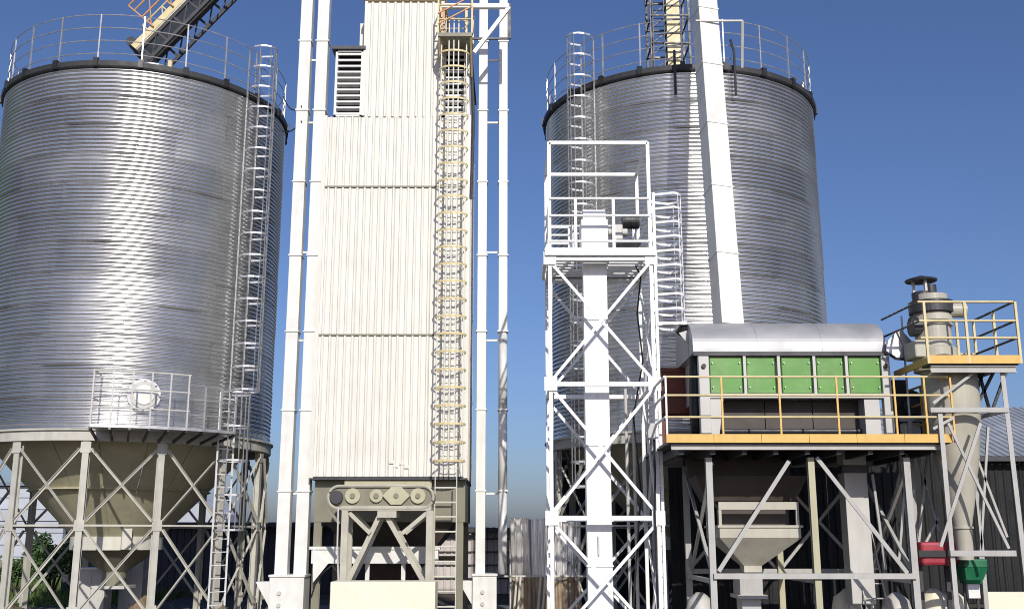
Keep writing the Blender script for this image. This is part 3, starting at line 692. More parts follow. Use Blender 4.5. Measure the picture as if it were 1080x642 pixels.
# ================================================================ GREEN CLEANER ON ITS STAND
def cleaner():
    Y = 20.7
    zf = Zp(466, 19.5)                      # deck level
    x0, x1 = Xp(737, 400, Y), Xp(938, 400, Y)
    z_h0, z_p0, z_p1 = Zp(372, Y), Zp(417, Y), Zp(374, Y)
    root = empty('grain_cleaner', ((x0 + x1) / 2, Y + 1, zf), 'grain cleaning machine with rounded silver hood and a row of green panels', 'machine')
    # hood
    ztop = Zp(341, Y + .5); N = 14
    prof = [(Y - .02, z_h0)] + [(Y - .02 + .95 * (1 - math.cos(math.pi / 2 * i / N)), z_h0 + .08 + (ztop - z_h0 - .02) * math.sin(math.pi / 2 * i / N)) for i in range(N + 1)]
    prof += [(Y + 2.0, ztop + .06), (Y + 2.3, z_h0)]
    hd = MB().prism(prof, Xp(731, 372, Y), Xp(935, 372, Y)).build('hood', 'galv_hood', root)
    MB().box((Xp(731, 372, Y), Y - .05, z_h0 - .06), (Xp(937, 372, Y), Y - .02, z_h0 + .02)).build('hood_lip', 'dark_steel', hd)
    for u in (800, 868):
        x = Xp(u, 372, Y)
        MB().prism([(a - .006, b + .004) for a, b in prof[:-2]] + [(Y + 1, z_h0)], x - .012, x + .012).build('hood_seam', 'galv_hood', hd)
    # casing behind the green panels, posts and rails
    MB().box((x0 + .05, Y + .12, z_p0 - .02), (x1 - .05, Y + 2.2, z_h0)).build('casing', 'grey_paint', root)
    edges = [(748, 784), (787, 819), (824, 857), (861, 891), (895, 930)]
    for (a, b) in edges:
        pa, pb = Xp(a, 395, Y), Xp(b, 395, Y)
        g_ = MB().box((pa + .02, Y + .02, z_p0 + .05), (pb - .02, Y + .12, z_p1 - .06)).build('green_panel', 'green', root, bevel=.015)
        for fx in (.1, .9):
            for fz in (.2, .8):
                q = Vector((pa + (pb - pa) * fx, Y, z_p0 + (z_p1 - z_p0) * fz))
                MB().tube(q + Vector((0, .025, 0)), q + Vector((0, -.02, 0)), .014, 8).build('knob', 'white', g_)
    for u in (785.5, 821.5, 859, 893):
        x = Xp(u, 395, Y); MB().box((x - .028, Y - .03, z_p0 - .04), (x + .028, Y + .1, z_p1)).build('divider', 'grey_paint', root)
    MB().box((x0, Y - .035, z_p0 - .05), (x1, Y + .1, z_p0 + .04)).build('sill', 'grey_paint', root)
    for u0, u1 in ((737, 748), (930, 939)):
        MB().box((Xp(u0, 400, Y), Y - .04, zf + .02), (Xp(u1, 400, Y), Y + .12, z_h0 - .07)).build('corner_post', 'grey_paint', root, bevel=.01)
    for u in (742, 934):
        p = W(u, 386, Y - .04); MB().tube(p, p + Vector((0, -.05, 0)), .045, 12).build('latch', 'black', root)
    xa, xb = Xp(764, 440, Y), Xp(913, 440, Y)
    MB().add([(Xp(748, 420, Y), Y, z_p0 - .06), (Xp(763, 420, Y), Y, z_p0 - .06), (Xp(757, 458, Y), Y, zf + .02), (Xp(748, 458, Y), Y, zf + .02)] + [(Xp(748, 420, Y), Y + .4, z_p0 - .06), (Xp(763, 420, Y), Y + .4, z_p0 - .06), (Xp(757, 458, Y), Y + .4, zf + .02), (Xp(748, 458, Y), Y + .4, zf + .02)], [(3, 2, 1, 0), (4, 5, 6, 7), (1, 2, 6, 5), (0, 4, 7, 3), (0, 1, 5, 4), (2, 3, 7, 6)]).build('side_plate', 'grey_paint', root)
    MB().box((xb, Y + .02, zf + .02), (Xp(929, 440, Y), Y + .4, z_p0 - .06)).build('side_plate', 'grey_paint', root)
    for i in range(3):
        q0 = xa - .05 + (xb - xa + .1) * i / 3; q1 = xa - .05 + (xb - xa + .1) * (i + 1) / 3 - .02
        MB().box((q0, Y + .42, zf + .1), (q1, Y + .5, z_p0 - .04)).build('back_panel', 'dark_brown', root)
    MB().tube((xa, Y + .3, zf + .35), (xb, Y + .3, zf + .35), .05, 12).build('roller', 'dark_steel', root)
    # black inlet elbow at the left
    MB().path([W(718, 352, Y + .8), W(722, 345, Y + .7), W(731, 352, Y + .6), W(733, 375, Y + .5), W(734, 440, Y + .5), W(736, 462, Y + .5)], .13, 12).build('inlet_elbow', 'black', root, True)
    MB().add([W(716, 351, Y + .5), W(729, 347, Y + .5), W(730, 368, Y + .5), W(716, 351, Y + .9), W(729, 347, Y + .9), W(730, 368, Y + .9)], [(0, 1, 2), (5, 4, 3), (0, 3, 4, 1), (1, 4, 5, 2), (2, 5, 3, 0)]).build('inlet_chute', 'grey_paint', root)

    # rusty bin at the left behind the railing
    Yr = 22.6
    rb = empty('rusty_bin', (Xp(716, 420, Yr), Yr + .4, zf), 'rusty red-brown steel bin left of the green machine', 'bin')
    MB().box((Xp(699, 420, Yr), Yr, Zp(436, Yr)), (Xp(738, 420, Yr), Yr + .9, Zp(390, Yr))).build('bin_body', 'rust', rb, bevel=.02)
    for u in (700, 732): bar('leg', (Xp(u, 440, Yr), Yr + .1, zf), (Xp(u, 440, Yr), Yr + .1, Zp(436, Yr)), .07, 'rust', rb)
    MB().box((Xp(697, 420, Yr), Yr - .03, Zp(392, Yr)), (Xp(739, 420, Yr), Yr + .95, Zp(388, Yr))).build('bin_rim', 'rust', rb)

    # ---- stand
    st = empty('machine_stand', (Xp(850, 460, 20), 21, 0), 'steel stand with yellow-edged platform and railing under the green machine', 'stand')
    Yf = 19.5; xl, xr = Xp(703, 465, Yf), Xp(1005, 465, Yf); zt, zbm = Zp(457.5, Yf), Zp(466.5, Yf)
    for i in range(6):
        a = xl + (xr - xl) * i / 6; b = xl + (xr - xl) * (i + 1) / 6 - .008
        MB().box((a, Yf, zbm), (b, Yf + .05, zt)).build('toe_board', 'yellow', st)
    MB().box((xr - .02, Yf + .055, zbm), (xr + .02, Yf + 3.8, zt)).build('toe_board', 'yellow', st)
    n = 14
    for i in range(n):
        a = xl + .03 + (xr - xl - .06) * i / n
        MB().box((a, Yf + .06, zbm - .02), (a + (xr - xl) / n - .012, Yf + 3.8, zbm + .03)).build('deck_plate', 'dark_steel', st)
    MB().hbeam((xl + .1, Yf + .12, zbm - .075), (xr - .1, Yf + .12, zbm - .075), .08, .10, .012).build('deck_beam', 'stand_grey', st)
    MB().hbeam((xl + .1, Yf + 3.4, zbm - .13), (xr - .1, Yf + 3.4, zbm - .13), .10, .20, .02).build('deck_beam', 'stand_grey', st)
    for i in range(9):
        x = xl + .3 + (xr - xl - .6) * i / 8
        MB().bar((x, Yf + .2, zbm - .12), (x, Yf + 3.4, zbm - .12), .09, .16).build('joist', 'dark_steel', st)
    # railing
    ztop = Zp(397, Yf); xmid = Xp(945, 440, Yf); xR0 = Xp(942, 420, Yf)
    for v, m in ((397, 'pale_yellow'), (416.5, 'pale_yellow'), (439.5, 'pale_yellow')):
        MB().tube((xl, Yf + .02, Zp(v, Yf)), (xr, Yf + .02, Zp(v, Yf)), .021).build('rail', m, st)
        MB().tube((xr, Yf, Zp(v, Yf)), (xr, Yf + 2.6, Zp(v, Yf)), .024).build('rail', 'yellow', st)
        MB().tube((xl, Yf, Zp(v, Yf)), (xl, Yf + 2.6, Zp(v, Yf)), .024).build('rail', 'white_steel', st)
    for u in (703, 762, 823, 884, 945, 977, 1005):
        x = Xp(u, 430, Yf)
        MB().bar((x, Yf + .025, zbm), (x, Yf + .025, ztop), .034).build('railing_post', 'white_steel' if u == 703 else 'yellow', st)
    for dy in (1.3, 2.6):
        for x, m in ((xl, 'white_steel'), (xr, 'yellow')): MB().bar((x, Yf + dy, zbm), (x, Yf + dy, ztop), .05).build('railing_post', m, st)
    # legs
    zz = zbm - .24; legs = [Xp(750, 560, 20), Xp(859, 560, 20), Xp(961, 560, 20)]
    for i, x in enumerate(legs):
        for y in (20.0, 22.7):
            MB().hbeam((x, y, .06), (x, y, zz), .12, .12, .015).build('leg', 'stand_grey' if i != 1 else 'olive', st)
            MB().box((x - .16, y - .16, .05), (x + .16, y + .16, .085)).build('base_plate', 'stand_grey', st)
    z6 = Zp(607, 20)
    bar('strut', (legs[0], 19.93, z6), (legs[2], 19.93, z6), .10, 'stand_grey', st)
    bar('strut', (legs[0], 22.75, z6), (legs[2], 22.75, z6), .10, 'stand_grey', st)
    for x in legs: bar('strut', (x, 20, z6 - .1), (x, 22.7, z6 - .1), .08, 'stand_grey', st)
    y = 19.91
    MB().bar(W(832, 486, y), W(758, 602, y), .075, .03, up=(0, 1, 0)).build('brace', 'stand_grey', st)
    MB().bar(W(861, 482, y), W(957, 604, y), .075, .03, up=(0, 1, 0)).build('brace', 'stand_grey', st)
    y = 22.8
    for a, b in ((0, 1), (1, 2)):
        bar('brace', (legs[a], y, z6), (legs[b], y, zz - .1), .06, 'stand_grey', st); bar('brace', (legs[b], y + .06, z6), (legs[a], y + .06, zz - .1), .06, 'stand_grey', st)
    for x in (legs[0], legs[2]):
        bar('brace', (x, 20, z6), (x, 22.7, zz - .1), .06, 'stand_grey', st); bar('brace', (x + .06, 22.7, z6), (x + .06, 20, zz - .1), .06, 'stand_grey', st)
    ladder(st, (Xp(926, 560, 20.6), 20.6, .06), (Xp(926, 560, 20.6) - .02, 22.2, zz), (0, -1, .3), .42, 'stand_grey')

    # ---- collecting hopper below
    Yh = 20.5; hx = lambda u: Xp(u, 560, Yh)
    hp = empty('collecting_hopper', (hx(801), Yh + .7, 0), 'beige collecting hopper tapering to a spout under the green machine', 'hopper')
    MB().taper((hx(789), Yh + .5, hx(808), Yh + .9), Zp(597, Yh), (hx(759), Yh, hx(845), Yh + 1.4), Zp(567, Yh)).build('cone', 'taupe', hp)
    MB().box((hx(759), Yh, Zp(567, Yh)), (hx(845), Yh + 1.4, Zp(555, Yh))).build('body', 'taupe', hp, bevel=.01)
    MB().box((hx(757), Yh - .03, Zp(556, Yh)), (hx(847), Yh + 1.43, Zp(553.5, Yh))).build('rim', 'taupe', hp)
    for a, b in ((759, 762), (841, 844)):
        for dy in (0, 1.3): MB().box((hx(a), Yh + .02 + dy, Zp(554, Yh)), (hx(b), Yh + .1 + dy, Zp(529, Yh))).build('hanger', 'taupe', hp)
    MB().box((hx(759), Yh + .01, Zp(537, Yh)), (hx(844), Yh + .1, Zp(529, Yh))).build('top_rail', 'taupe', hp)
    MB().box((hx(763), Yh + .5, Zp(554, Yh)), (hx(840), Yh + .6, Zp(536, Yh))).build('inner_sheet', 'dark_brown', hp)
    MB().box((hx(789), Yh + .5, Zp(604, Yh)), (hx(808), Yh + .9, Zp(597, Yh))).build('spout', 'taupe', hp)
    bx_ = MB().box((hx(782), Yh + .35, Zp(629, Yh)), (hx(806), Yh + 1.0, Zp(605, Yh))).build('discharge_box', 'stand_grey', hp)
    MB().box((hx(779), Yh + .3, Zp(632, Yh)), (hx(810), Yh + 1.05, Zp(628, Yh))).build('gate_flange', 'stand_grey', bx_)
    MB().box((hx(784), Yh + .4, 0.06), (hx(804), Yh + .9, Zp(632, Yh))).build('lower_duct', 'stand_grey', hp)
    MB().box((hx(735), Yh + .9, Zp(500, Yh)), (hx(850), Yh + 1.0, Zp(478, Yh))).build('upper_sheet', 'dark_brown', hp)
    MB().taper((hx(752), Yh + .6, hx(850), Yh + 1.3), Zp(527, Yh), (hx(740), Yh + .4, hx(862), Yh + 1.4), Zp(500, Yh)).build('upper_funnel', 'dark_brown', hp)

    # ---- grey duct right of it
    Yd = 21.3; du = empty('square_duct', (Xp(903, 560, Yd), Yd, 0), 'pale grey square duct standing behind the stand bracing right of the hopper', 'duct')
    xd = Xp(902, 545, Yd)
    MB().box((xd - .23, Yd - .2, .9), (xd + .23, Yd + .2, Zp(498, Yd))).build('duct_body', 'grey_paint', du, bevel=.01)
    MB().box((xd - .27, Yd - .24, Zp(499, Yd)), (xd + .27, Yd + .24, Zp(492, Yd))).build('duct_flange', 'dark_steel', du)
    MB().box((xd - .23, Yd - .2, Zp(491, Yd)), (xd + .23, Yd + .2, Zp(476, Yd))).build('duct_top', 'grey_paint', du)
    for s in (-1, 1): bar('leg', (xd + s * .2, Yd, .06), (xd + s * .2, Yd, .9), .07, 'grey_paint', du)
cleaner()

# ================================================================ CYCLONE
def cyclone():
    Y = 20.2; ux = lambda u, v: Xp(u, v, Y)
    cx = ux(984, 350); cx2 = ux(1003, 420)
    root = empty('cyclone_separator', (cx2, Y, 0), 'beige cyclone dust separator with capped exhaust and tapering cone', 'cyclone')
    z = lambda v: Zp(v, Y)
    cP = 'cyclone_paint'
    cb = MB().lathe((cx2, Y, 0), [(.0, z(384)), (.50, z(384)), (.52, z(388)), (.52, z(438)), (.50, z(442)), (.42, z(480)), (.29, z(520)), (.16, z(556)), (.15, z(590))], 40).build('cone_body', cP, root, True)
    for v, r_ in ((389, .535), (437, .535), (556, .19)):
        MB().lathe((cx2, Y, 0), [(r_ - .04, z(v) - .02), (r_, z(v) - .02), (r_, z(v) + .02), (r_ - .04, z(v) + .02)], 40, closedprof=True).build('flange', cP, cb)
    up = MB().lathe((cx, Y, 0), [(.0, z(392)), (.42, z(392)), (.42, z(369)), (.34, z(366)), (.34, z(343)), (.40, z(340)), (.32, z(328)), (.32, z(312)), (0, z(312))], 36).build('upper_body', cP, root, False)
    MB().lathe((cx, Y, 0), [(.25, z(331)), (.42, z(331)), (.42, z(319)), (.25, z(317))], 36, closedprof=True).build('dark_collar', 'dark_steel', up)
    MB().lathe((cx, Y, 0), [(.3, z(345)), (.37, z(345)), (.37, z(342)), (.3, z(342))], 36, closedprof=True).build('flange', cP, up)
    MB().lathe((cx - .15, Y, 0), [(0, z(318)), (.20, z(318)), (.20, z(309)), (.15, z(308))], 24).build('exhaust_neck', 'dark_steel', up)
    for a in range(3):
        t = a * 2.1 - 1.4
        bar('cap_strut', (cx - .15 + .15 * math.cos(t), Y + .15 * math.sin(t), z(312)), (cx - .15 + .15 * math.cos(t), Y + .15 * math.sin(t), z(295)), .045, 'grey_paint', up)
    MB().lathe((cx - .15, Y, 0), [(0, z(295)), (.30, z(297)), (.31, z(295.5)), (.04, z(291)), (0.0, z(291))], 28).build('rain_cap', 'dark_steel', up)
    MB().tube((cx + .02, Y - .02, z(313)), (cx + .02, Y - .02, z(301)), .11, 16).build('fan_motor', 'dark_steel', up)
    MB().tube((cx + .30, Y - .1, z(328)), (cx + .62, Y - .1, z(328)), .15, 18).build('side_motor', cP, up)
    MB().tube((cx - .45, Y - .05, z(345)), (cx - .25, Y - .05, z(345)), .2, 14).build('inlet_collar', 'dark_steel', up)
    MB().box((cx - .5, Y - .3, z(379)), (cx - .2, Y + .3, z(361))).build('inlet_box', cP, up, bevel=.03)
    # link duct to the cleaner
    ld = empty('link_duct', W(948, 366, 20.7), 'silver angular duct between the green machine and the cyclone', 'duct')
    pts = [(934, 362), (943, 352), (950, 347), (962, 360), (958, 378), (944, 377), (935, 370)]
    n = len(pts); mb = MB()
    mb.add([W(u, v, 20.55) for u, v in pts] + [W(u, v, 21.0) for u, v in pts], [tuple(range(n))[::-1], tuple(range(n, 2 * n))] + [(i, (i + 1) % n, n + (i + 1) % n, n + i) for i in range(n)])
    mb.build('duct_shell', 'galv_trim', ld)
    MB().bar(W(946, 348, 20.52), W(960, 378, 20.52), .03, .03).build('seam', 'grey_paint', ld)
    MB().path([W(934, 371, 20.5), W(945, 378, 20.5), W(958, 379, 20.5)], .03, 6).build('edge_rim', 'dark_steel', ld)
    # stand
    st = empty('cyclone_stand', (cx2, Y, 0), 'grey steel stand with yellow railed platform around the cyclone', 'stand')
    Yf = 19.3; Yb = 21.1; zp0, zp1 = Zp(383, Yf), Zp(376, Yf); xl, xr = Xp(980, 380, Yf), Xp(1076, 380, Yf); g_ = 'stand_grey'
    MB().box((xl, Yf, zp0), (xr, Yf + .04, zp1 + .03)).build('toe_board', 'yellow', st)
    for x in (xl, xr): MB().box((x - .02, Yf + .045, zp0), (x + .02, Yb, zp1)).build('toe_board', 'yellow', st)
    nn = 7
    for i in range(nn):
        a = xl + .02 + (xr - xl - .04) * i / nn
        if a + .25 < cx2 + .5 and i < 4:
            MB().box((a, Yf + .05, zp0 - .03), (a + (xr - xl) / nn - .01, Y - .47, zp0 + .01)).build('deck_plate', 'dark_steel', st)
        else: MB().box((a, Yf + .05, zp0 - .03), (a + (xr - xl) / nn - .01, Yb, zp0 + .01)).build('deck_plate', 'dark_steel', st)
    MB().hbeam((xl + .05, Yf + .1, zp0 - .1), (xr - .05, Yf + .1, zp0 - .1), .08, .12, .015).build('deck_beam', g_, st)
    for v in (318, 338, 356):
        MB().tube((xl - .12, Yf + .02, Zp(v, Yf)), (xr, Yf + .02, Zp(v, Yf)), .024).build('rail', 'pale_yellow', st)
        MB().tube((xr, Yf, Zp(v, Yf)), (xr, Yb, Zp(v, Yf)), .024).build('rail', 'dark_steel', st)
        if v < 350: MB().tube((Xp(930, 340, Yb), Yb, Zp(v, Yf) + .02), (xl - .1, Yf + .02, Zp(v, Yf)), .022).build('rail', 'dark_steel', st)
        MB().tube((xl + .9, Yb, Zp(v, Yf)), (xr, Yb, Zp(v, Yf)), .02).build('rail', 'pale_yellow', st)
    for u in (977, 1020, 1074): bar('railing_post', (Xp(u, 350, Yf), Yf + .02, zp0), (Xp(u, 350, Yf), Yf + .02, Zp(318, Yf)), .045, 'pale_yellow', st)
    for x, y in ((xr, Yf + .9), (xr, Yb), (xl + .95, Yb), (xl + 1.35, Yb)): bar('railing_post', (x, y, zp0), (x, y, Zp(318, Yf)), .045, 'pale_yellow', st)
    for v_ in (0,):
        MB().tube((Xp(952, 350, Yb), Yb, zp0 - .9), (Xp(952, 350, Yb), Yb, Zp(318, Yf) + .1), .022).build('railing_post', 'white_steel', st)
    # legs
    tl, tr_ = ux(981, 437), ux(1044, 437); zt = z(437)
    fy, by = 19.5, 21.0
    legs = []
    for y in (fy, by):
        for xt, xb_ in ((ux(978, 470), ux(988, 620)), (ux(1043, 440), ux(1062, 620))):
            top = Vector((xt, y, zp0 - .12 if xt > cx2 else zt)); bot = Vector((xb_ - .02, y + (-.15 if y == fy else .15), .06))
            MB().angle(bot, top, .085, .018, up=(0, 1, 0)).build('leg', g_, st); legs.append((bot, top))
    for y in (fy - .05, by):
        bar('strut', (tl - .3, y, zt), (tr_, y, zt), .09, g_, st)
        bar('strut', (Xp(999, 583, y), y - .1, Zp(583, y)), (Xp(1068, 583, y), y - .1, Zp(583, y)), .10, g_, st)
        MB().bar(W(1034, 446, y - .06), W(992, 576, y - .06), .06, .03, up=(0, 1, 0)).build('brace', g_, st)
        MB().bar(W(1000, 446, y - .02), W(1064, 578, y - .02), .05, .03, up=(0, 1, 0)).build('brace', g_, st)
    for x in (tl, tr_): bar('strut', (x, fy, zt), (x, by, zt), .07, g_, st)
    for a, b in (((1052, 384), (1030, 428)), ((1030, 384), (1043, 430)), ((1064, 384), (1046, 434)), ((1040, 384), (1030, 412)), ((1000, 405), (980, 435))):
        MB().bar(W(*a, 20.0), W(*b, 20.0), .05).build('bracket', 'dark_steel', st)
    MB().bar(W(1028, 392, fy), W(984, 425, fy), .05, .03, up=(0, 1, 0)).build('brace', g_, st)
    MB().bar(W(984, 452, fy), W(1006, 440, fy), .05, .03, up=(0, 1, 0)).build('brace', g_, st)
    for a, b in (((948, 470), (972, 642)), ((957, 478), (948, 590)), ((967, 478), (990, 560)), ((978, 480), (966, 600)), ((990, 545), (972, 580)), ((920, 500), (934, 600)), ((1026, 490), (1038, 600)), ((1030, 482), (1062, 566)), ((1042, 450), (1033, 600))):
        MB().bar(W(*a, 20.9), W(*b, 20.9), .045).build('brace', g_, st)
cyclone()
def fan():
    Y = 21.4; r = empty('fan_housing', (Xp(960, 430, Y), Y, Zp(462, 19.5)), 'black fan housing on the platform between green machine and cyclone', 'fan')
    c = W(960, 428, Y)
    MB().tube(c, c + Vector((0, .5, 0)), .34, 24).build('scroll', 'black', r)
    MB().tube(c + Vector((0, -.06, 0)), c + Vector((0, .02, 0)), .16, 18).build('intake_ring', 'dark_steel', r)
    MB().box((c.x - .34, Y + .05, c.z), (c.x - .02, Y + .45, Zp(400, Y))).build('outlet', 'black', r)
    MB().box((c.x - .3, Y, Zp(462, 19.5)), (c.x + .3, Y + .5, c.z - .25)).build('pedestal', 'dark_steel', r)
    MB().box((c.x - .28, Y - .35, Zp(462, 19.5)), (c.x + .05, Y - .06, Zp(447, Y))).build('motor', 'grey_paint', r, bevel=.04)
fan()

# ================================================================ things on the ground at the right
def misc_right():
    Y = 20.6
    r = empty('red_machine', (Xp(992, 585, Y), Y, 0), 'red machine casing beneath the cyclone stand', 'machine')
    MB().box((Xp(972, 585, Y), Y, Zp(596, Y)), (Xp(1012, 585, Y), Y + .7, Zp(571, Y))).build('casing', 'red', r, bevel=.06)
    MB().box((Xp(968, 585, Y), Y - .05, Zp(587, Y)), (Xp(998, 585, Y), Y - .01, Zp(580, Y))).build('guard', 'black', r)
    for u in (977, 1006): bar('leg', (Xp(u, 610, Y), Y + .3, .06), (Xp(u, 610, Y), Y + .3, Zp(596, Y)), .08, 'dark_steel', r)
    b = empty('valve_box', (Xp(1024, 600, Y), Y, 0), 'dark green discharge box below the cyclone outlet', 'box')
    MB().taper((Xp(1016, 610, Y), Y - .15, Xp(1031, 610, Y), Y + .15), Zp(615, Y), (Xp(1012, 600, Y), Y - .24, Xp(1037, 600, Y), Y + .24), Zp(598, Y)).build('lower_box', 'green_bucket', b)
    MB().box((Xp(1012, 600, Y), Y - .24, Zp(598, Y)), (Xp(1037, 600, Y), Y + .24, Zp(589, Y))).build('upper_box', 'green_bucket', b, bevel=.02)
    MB().box((Xp(1018, 615, Y), Y - .12, Zp(630, Y)), (Xp(1030, 615, Y), Y + .12, Zp(615, Y))).build('outlet_sleeve', 'white', b)
    for s in (1017, 1030): bar('leg', (Xp(s, 620, Y), Y, .06), (Xp(s, 620, Y), Y, Zp(612, Y)), .04, 'dark_steel', b)
    # pale sacks and pipes among the stand legs
    lbl = ['pale grain sack lying beside the stand leg under the square duct', 'pale grain sack leaning behind the brace left of the red machine', 'pale grain sack standing below the red machine', 'pale grain sack next to the left leg of the machine stand', 'pale grain sack left of the dark green discharge box']
    for k, (u, v, y) in enumerate(((893, 632, 22.0), (945, 636, 21.8), (985, 632, 21.4), (738, 636, 22.2), (1004, 634, 21.6))):
        mb = MB(); zc = Zp(v, y); x = Xp(u, v, y); rr = random.Random(k); n = 12; prof = []
        hgt = zc + .28
        pr = [(.02, .065), (.27, .09), (.33, hgt * .3), (.31, hgt * .6), (.25, hgt * .82), (.13, hgt * .9), (.05, hgt * .95), (.0, hgt * .95)]
        mb.lathe((x, y, 0), pr, n)
        for i, q in enumerate(mb.v): q.x += rr.uniform(-.025, .025); q.y += rr.uniform(-.02, .02)
        tag(mb.build('grain_sack', ('cream', 'grey_paint')[k % 2], None, True), lbl[k], 'sack', 'sacks around the stand legs')
    # beam with wheel pieces: cable drum pipes
    h = empty('coiled_hose', (Xp(908, 634, 21), 21, 0), 'grey hose coiled on the ground under the square duct', 'hose')
    for k in range(3):
        MB().path([(Xp(908, 634, 21) + .32 * math.cos(t * .35), 21 + .1 * k + .1 * math.sin(t * .7), .42 + .32 * math.sin(t * .35)) for t in range(18)], .035, 8, True).build('hose_loop', 'grey_paint', h)
misc_right()

# ================================================================ galvanised sheet screen behind the lattice tower
def screen():
    Y = 27.6; r = empty('sheet_screen', (Xp(575, 600, Y), Y, 0), 'shiny stained corrugated sheet screen behind the foot of the lattice tower', 'screen')
    zt = Zp(546, Y); x0, x1 = Xp(539, 600, Y), Xp(612, 600, Y); n = 4
    for i in range(n):
        a = x0 + (x1 - x0) * i / n; b = x0 + (x1 - x0) * (i + 1) / n + .03
        mb = MB(); K = 24
        prof = [(a + (b - a) * k / K, .035 * math.sin(k / K * 2 * math.pi * 3) + .06 * math.sin(k / K * 3 + i * 2) + i * .012) for k in range(K + 1)]
        zl = Zp(607, Y) - .05 + .06 * math.sin(i * 2.3); m = K + 1
        for zr, mm, dy in (([.02, zl * .5, zl], 'rusty_sheet', -.03), ([zl - .08, (zl + zt) / 2, zt - .03 * (i % 2)], 'stained_galv', 0)):
            mb = MB(); mb.add([(x + .03 * math.sin(z * 1.5 + i), Y + dy + y_ + .05 * math.sin(z * 2 + i), z) for z in zr for x, y_ in prof], [(j * m + k, j * m + k + 1, (j + 1) * m + k + 1, (j + 1) * m + k) for j in range(2) for k in range(K)])
            mb.build('sheet', mm, r, True)
    MB().tube((x0 - .2, Y - .22, Zp(607, Y)), (x1 + 1.0, Y - .22, Zp(607, Y)), .025).build('pipe_rail', 'beige', r)
    for x in (x0, (x0 + x1) / 2, x1): bar('post', (x, Y + .15, 0), (x, Y + .15, zt), .07, 'grey_paint', r)
    for u in (541, 545, 566, 571): MB().tube((Xp(u, 640, Y - .3), Y - .3, .02), (Xp(u, 605, Y) + .1, Y - .25, Zp(606, Y)), .03).build('prop', 'beige', r)
screen()

# ================================================================ sheds
def shed(name, label, x0, x1, y, depth, eave, ridge, wallmat, pitch, panel, roofmat='roof_sheet', rib=.03, open_front=False, trim='dark_steel', nroof=None):
    root = empty(name, ((x0 + x1) / 2, y, 0), label, 'shed')
    n = max(1, round((x1 - x0) / panel)); wd = (x1 - x0) / n
    for i in range(n):
        a, b = x0 + i * wd, x0 + (i + 1) * wd - .01
        ribbed(a, b, .02, eave - .02, y, pitch, rib).build('wall_panel', wallmat, root)
        mb = MB(); k = max(1, round(wd / .28)); prof = []
        for q in range(k):
            c_ = a + (b - a) * q / k; p = (b - a) / k
            prof += [(c_, 0), (c_ + p * .5, 0), (c_ + p * .62, .05), (c_ + p * .88, .05)]
        prof.append((b, 0)); m = len(prof)
        nv = Vector((0, -(ridge - eave), depth / 2)).normalized()
        vs = [Vector((c_, yy, zz)) + nv * h_ for yy, zz in ((y - .45, eave - .45 * (ridge - eave) / (depth / 2)), (y + depth / 2, ridge)) for c_, h_ in prof]
        mb.add(vs, [(q, q + 1, m + q + 1, m + q) for q in range(m - 1)]); mb.build('roof_panel', roofmat, root)
    MB().add([(x0, y + depth / 2, ridge), (x1, y + depth / 2, ridge), (x1, y + depth, eave), (x0, y + depth, eave)], [(0, 1, 2, 3)]).build('back_roof', roofmat, root)
    MB().box((x0, y + depth - .1, 0), (x1, y + depth, eave)).build('back_wall', wallmat, root)
    for x in (x0, x1):
        MB().add([(x, y + .01, 0), (x, y + depth, 0), (x, y + depth, eave), (x, y + depth / 2, ridge), (x, y + .01, eave)], [(0, 1, 2, 3, 4)]).build('gable_wall', wallmat, root)
    MB().box((x0 - .1, y - .52, eave - .45 * (ridge - eave) / (depth / 2) - .14), (x1 + .1, y - .47, eave - .45 * (ridge - eave) / (depth / 2) + .03)).build('gutter', trim, root)
    return root
YS = 42.0
r = shed('long_shed', 'long low dark blue-grey shed behind the left silo and dryer', Xp(70, 553, YS), Xp(455, 553, YS), YS, 9, Zp(553, YS) + .05, Zp(553, YS) + .10, 'shed_wall', .25, 1.1)
r = shed('pale_shed', 'pale wall shed seen behind the dryer ladder', Xp(457, 560, YS) , Xp(572, 560, YS), YS, 9, Zp(557, YS), Zp(557, YS) + .04, 'shed_pale', .25, 1.0)
for k in range(4): MB().bar((Xp(458, 570, YS), YS - .06, .6 + k * .5), (Xp(571, 570, YS), YS - .06, .6 + k * .5), .04, .05).build('wall_batten', 'dark_steel', r)
YR = 36.0
shed('dark_shed', 'dark shed with grey corrugated roof behind the cyclone and green machine', Xp(590, 480, YR), Xp(1250, 480, YR), YR, 14, Zp(478, YR), Zp(430, YR + 7), 'shed_dark', .25, 1.1)
tag(MB().box((Xp(1040, 620, 33), 33, 0), (Xp(1260, 620, 33), 33.3, Zp(624, 33))).build('low_wall', 'cream', bevel=.02), 'low cream wall in front of the dark shed at the right edge', 'wall')
def shade_backdrop():  # added dark backdrop: darkens the space under the platform and blocks sunlight
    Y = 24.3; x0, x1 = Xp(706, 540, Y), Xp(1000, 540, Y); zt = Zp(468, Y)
    r = empty('added_backdrop', ((x0 + x1) / 2, Y, 0), 'added black backdrop for the shade close behind the stand of the green machine', 'wall')
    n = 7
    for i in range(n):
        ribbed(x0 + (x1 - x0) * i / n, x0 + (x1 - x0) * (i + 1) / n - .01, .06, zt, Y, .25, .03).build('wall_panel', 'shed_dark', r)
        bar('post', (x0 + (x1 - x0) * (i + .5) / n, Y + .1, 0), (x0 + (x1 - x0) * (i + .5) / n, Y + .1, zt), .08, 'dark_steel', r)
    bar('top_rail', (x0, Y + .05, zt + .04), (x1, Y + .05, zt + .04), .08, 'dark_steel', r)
shade_backdrop()
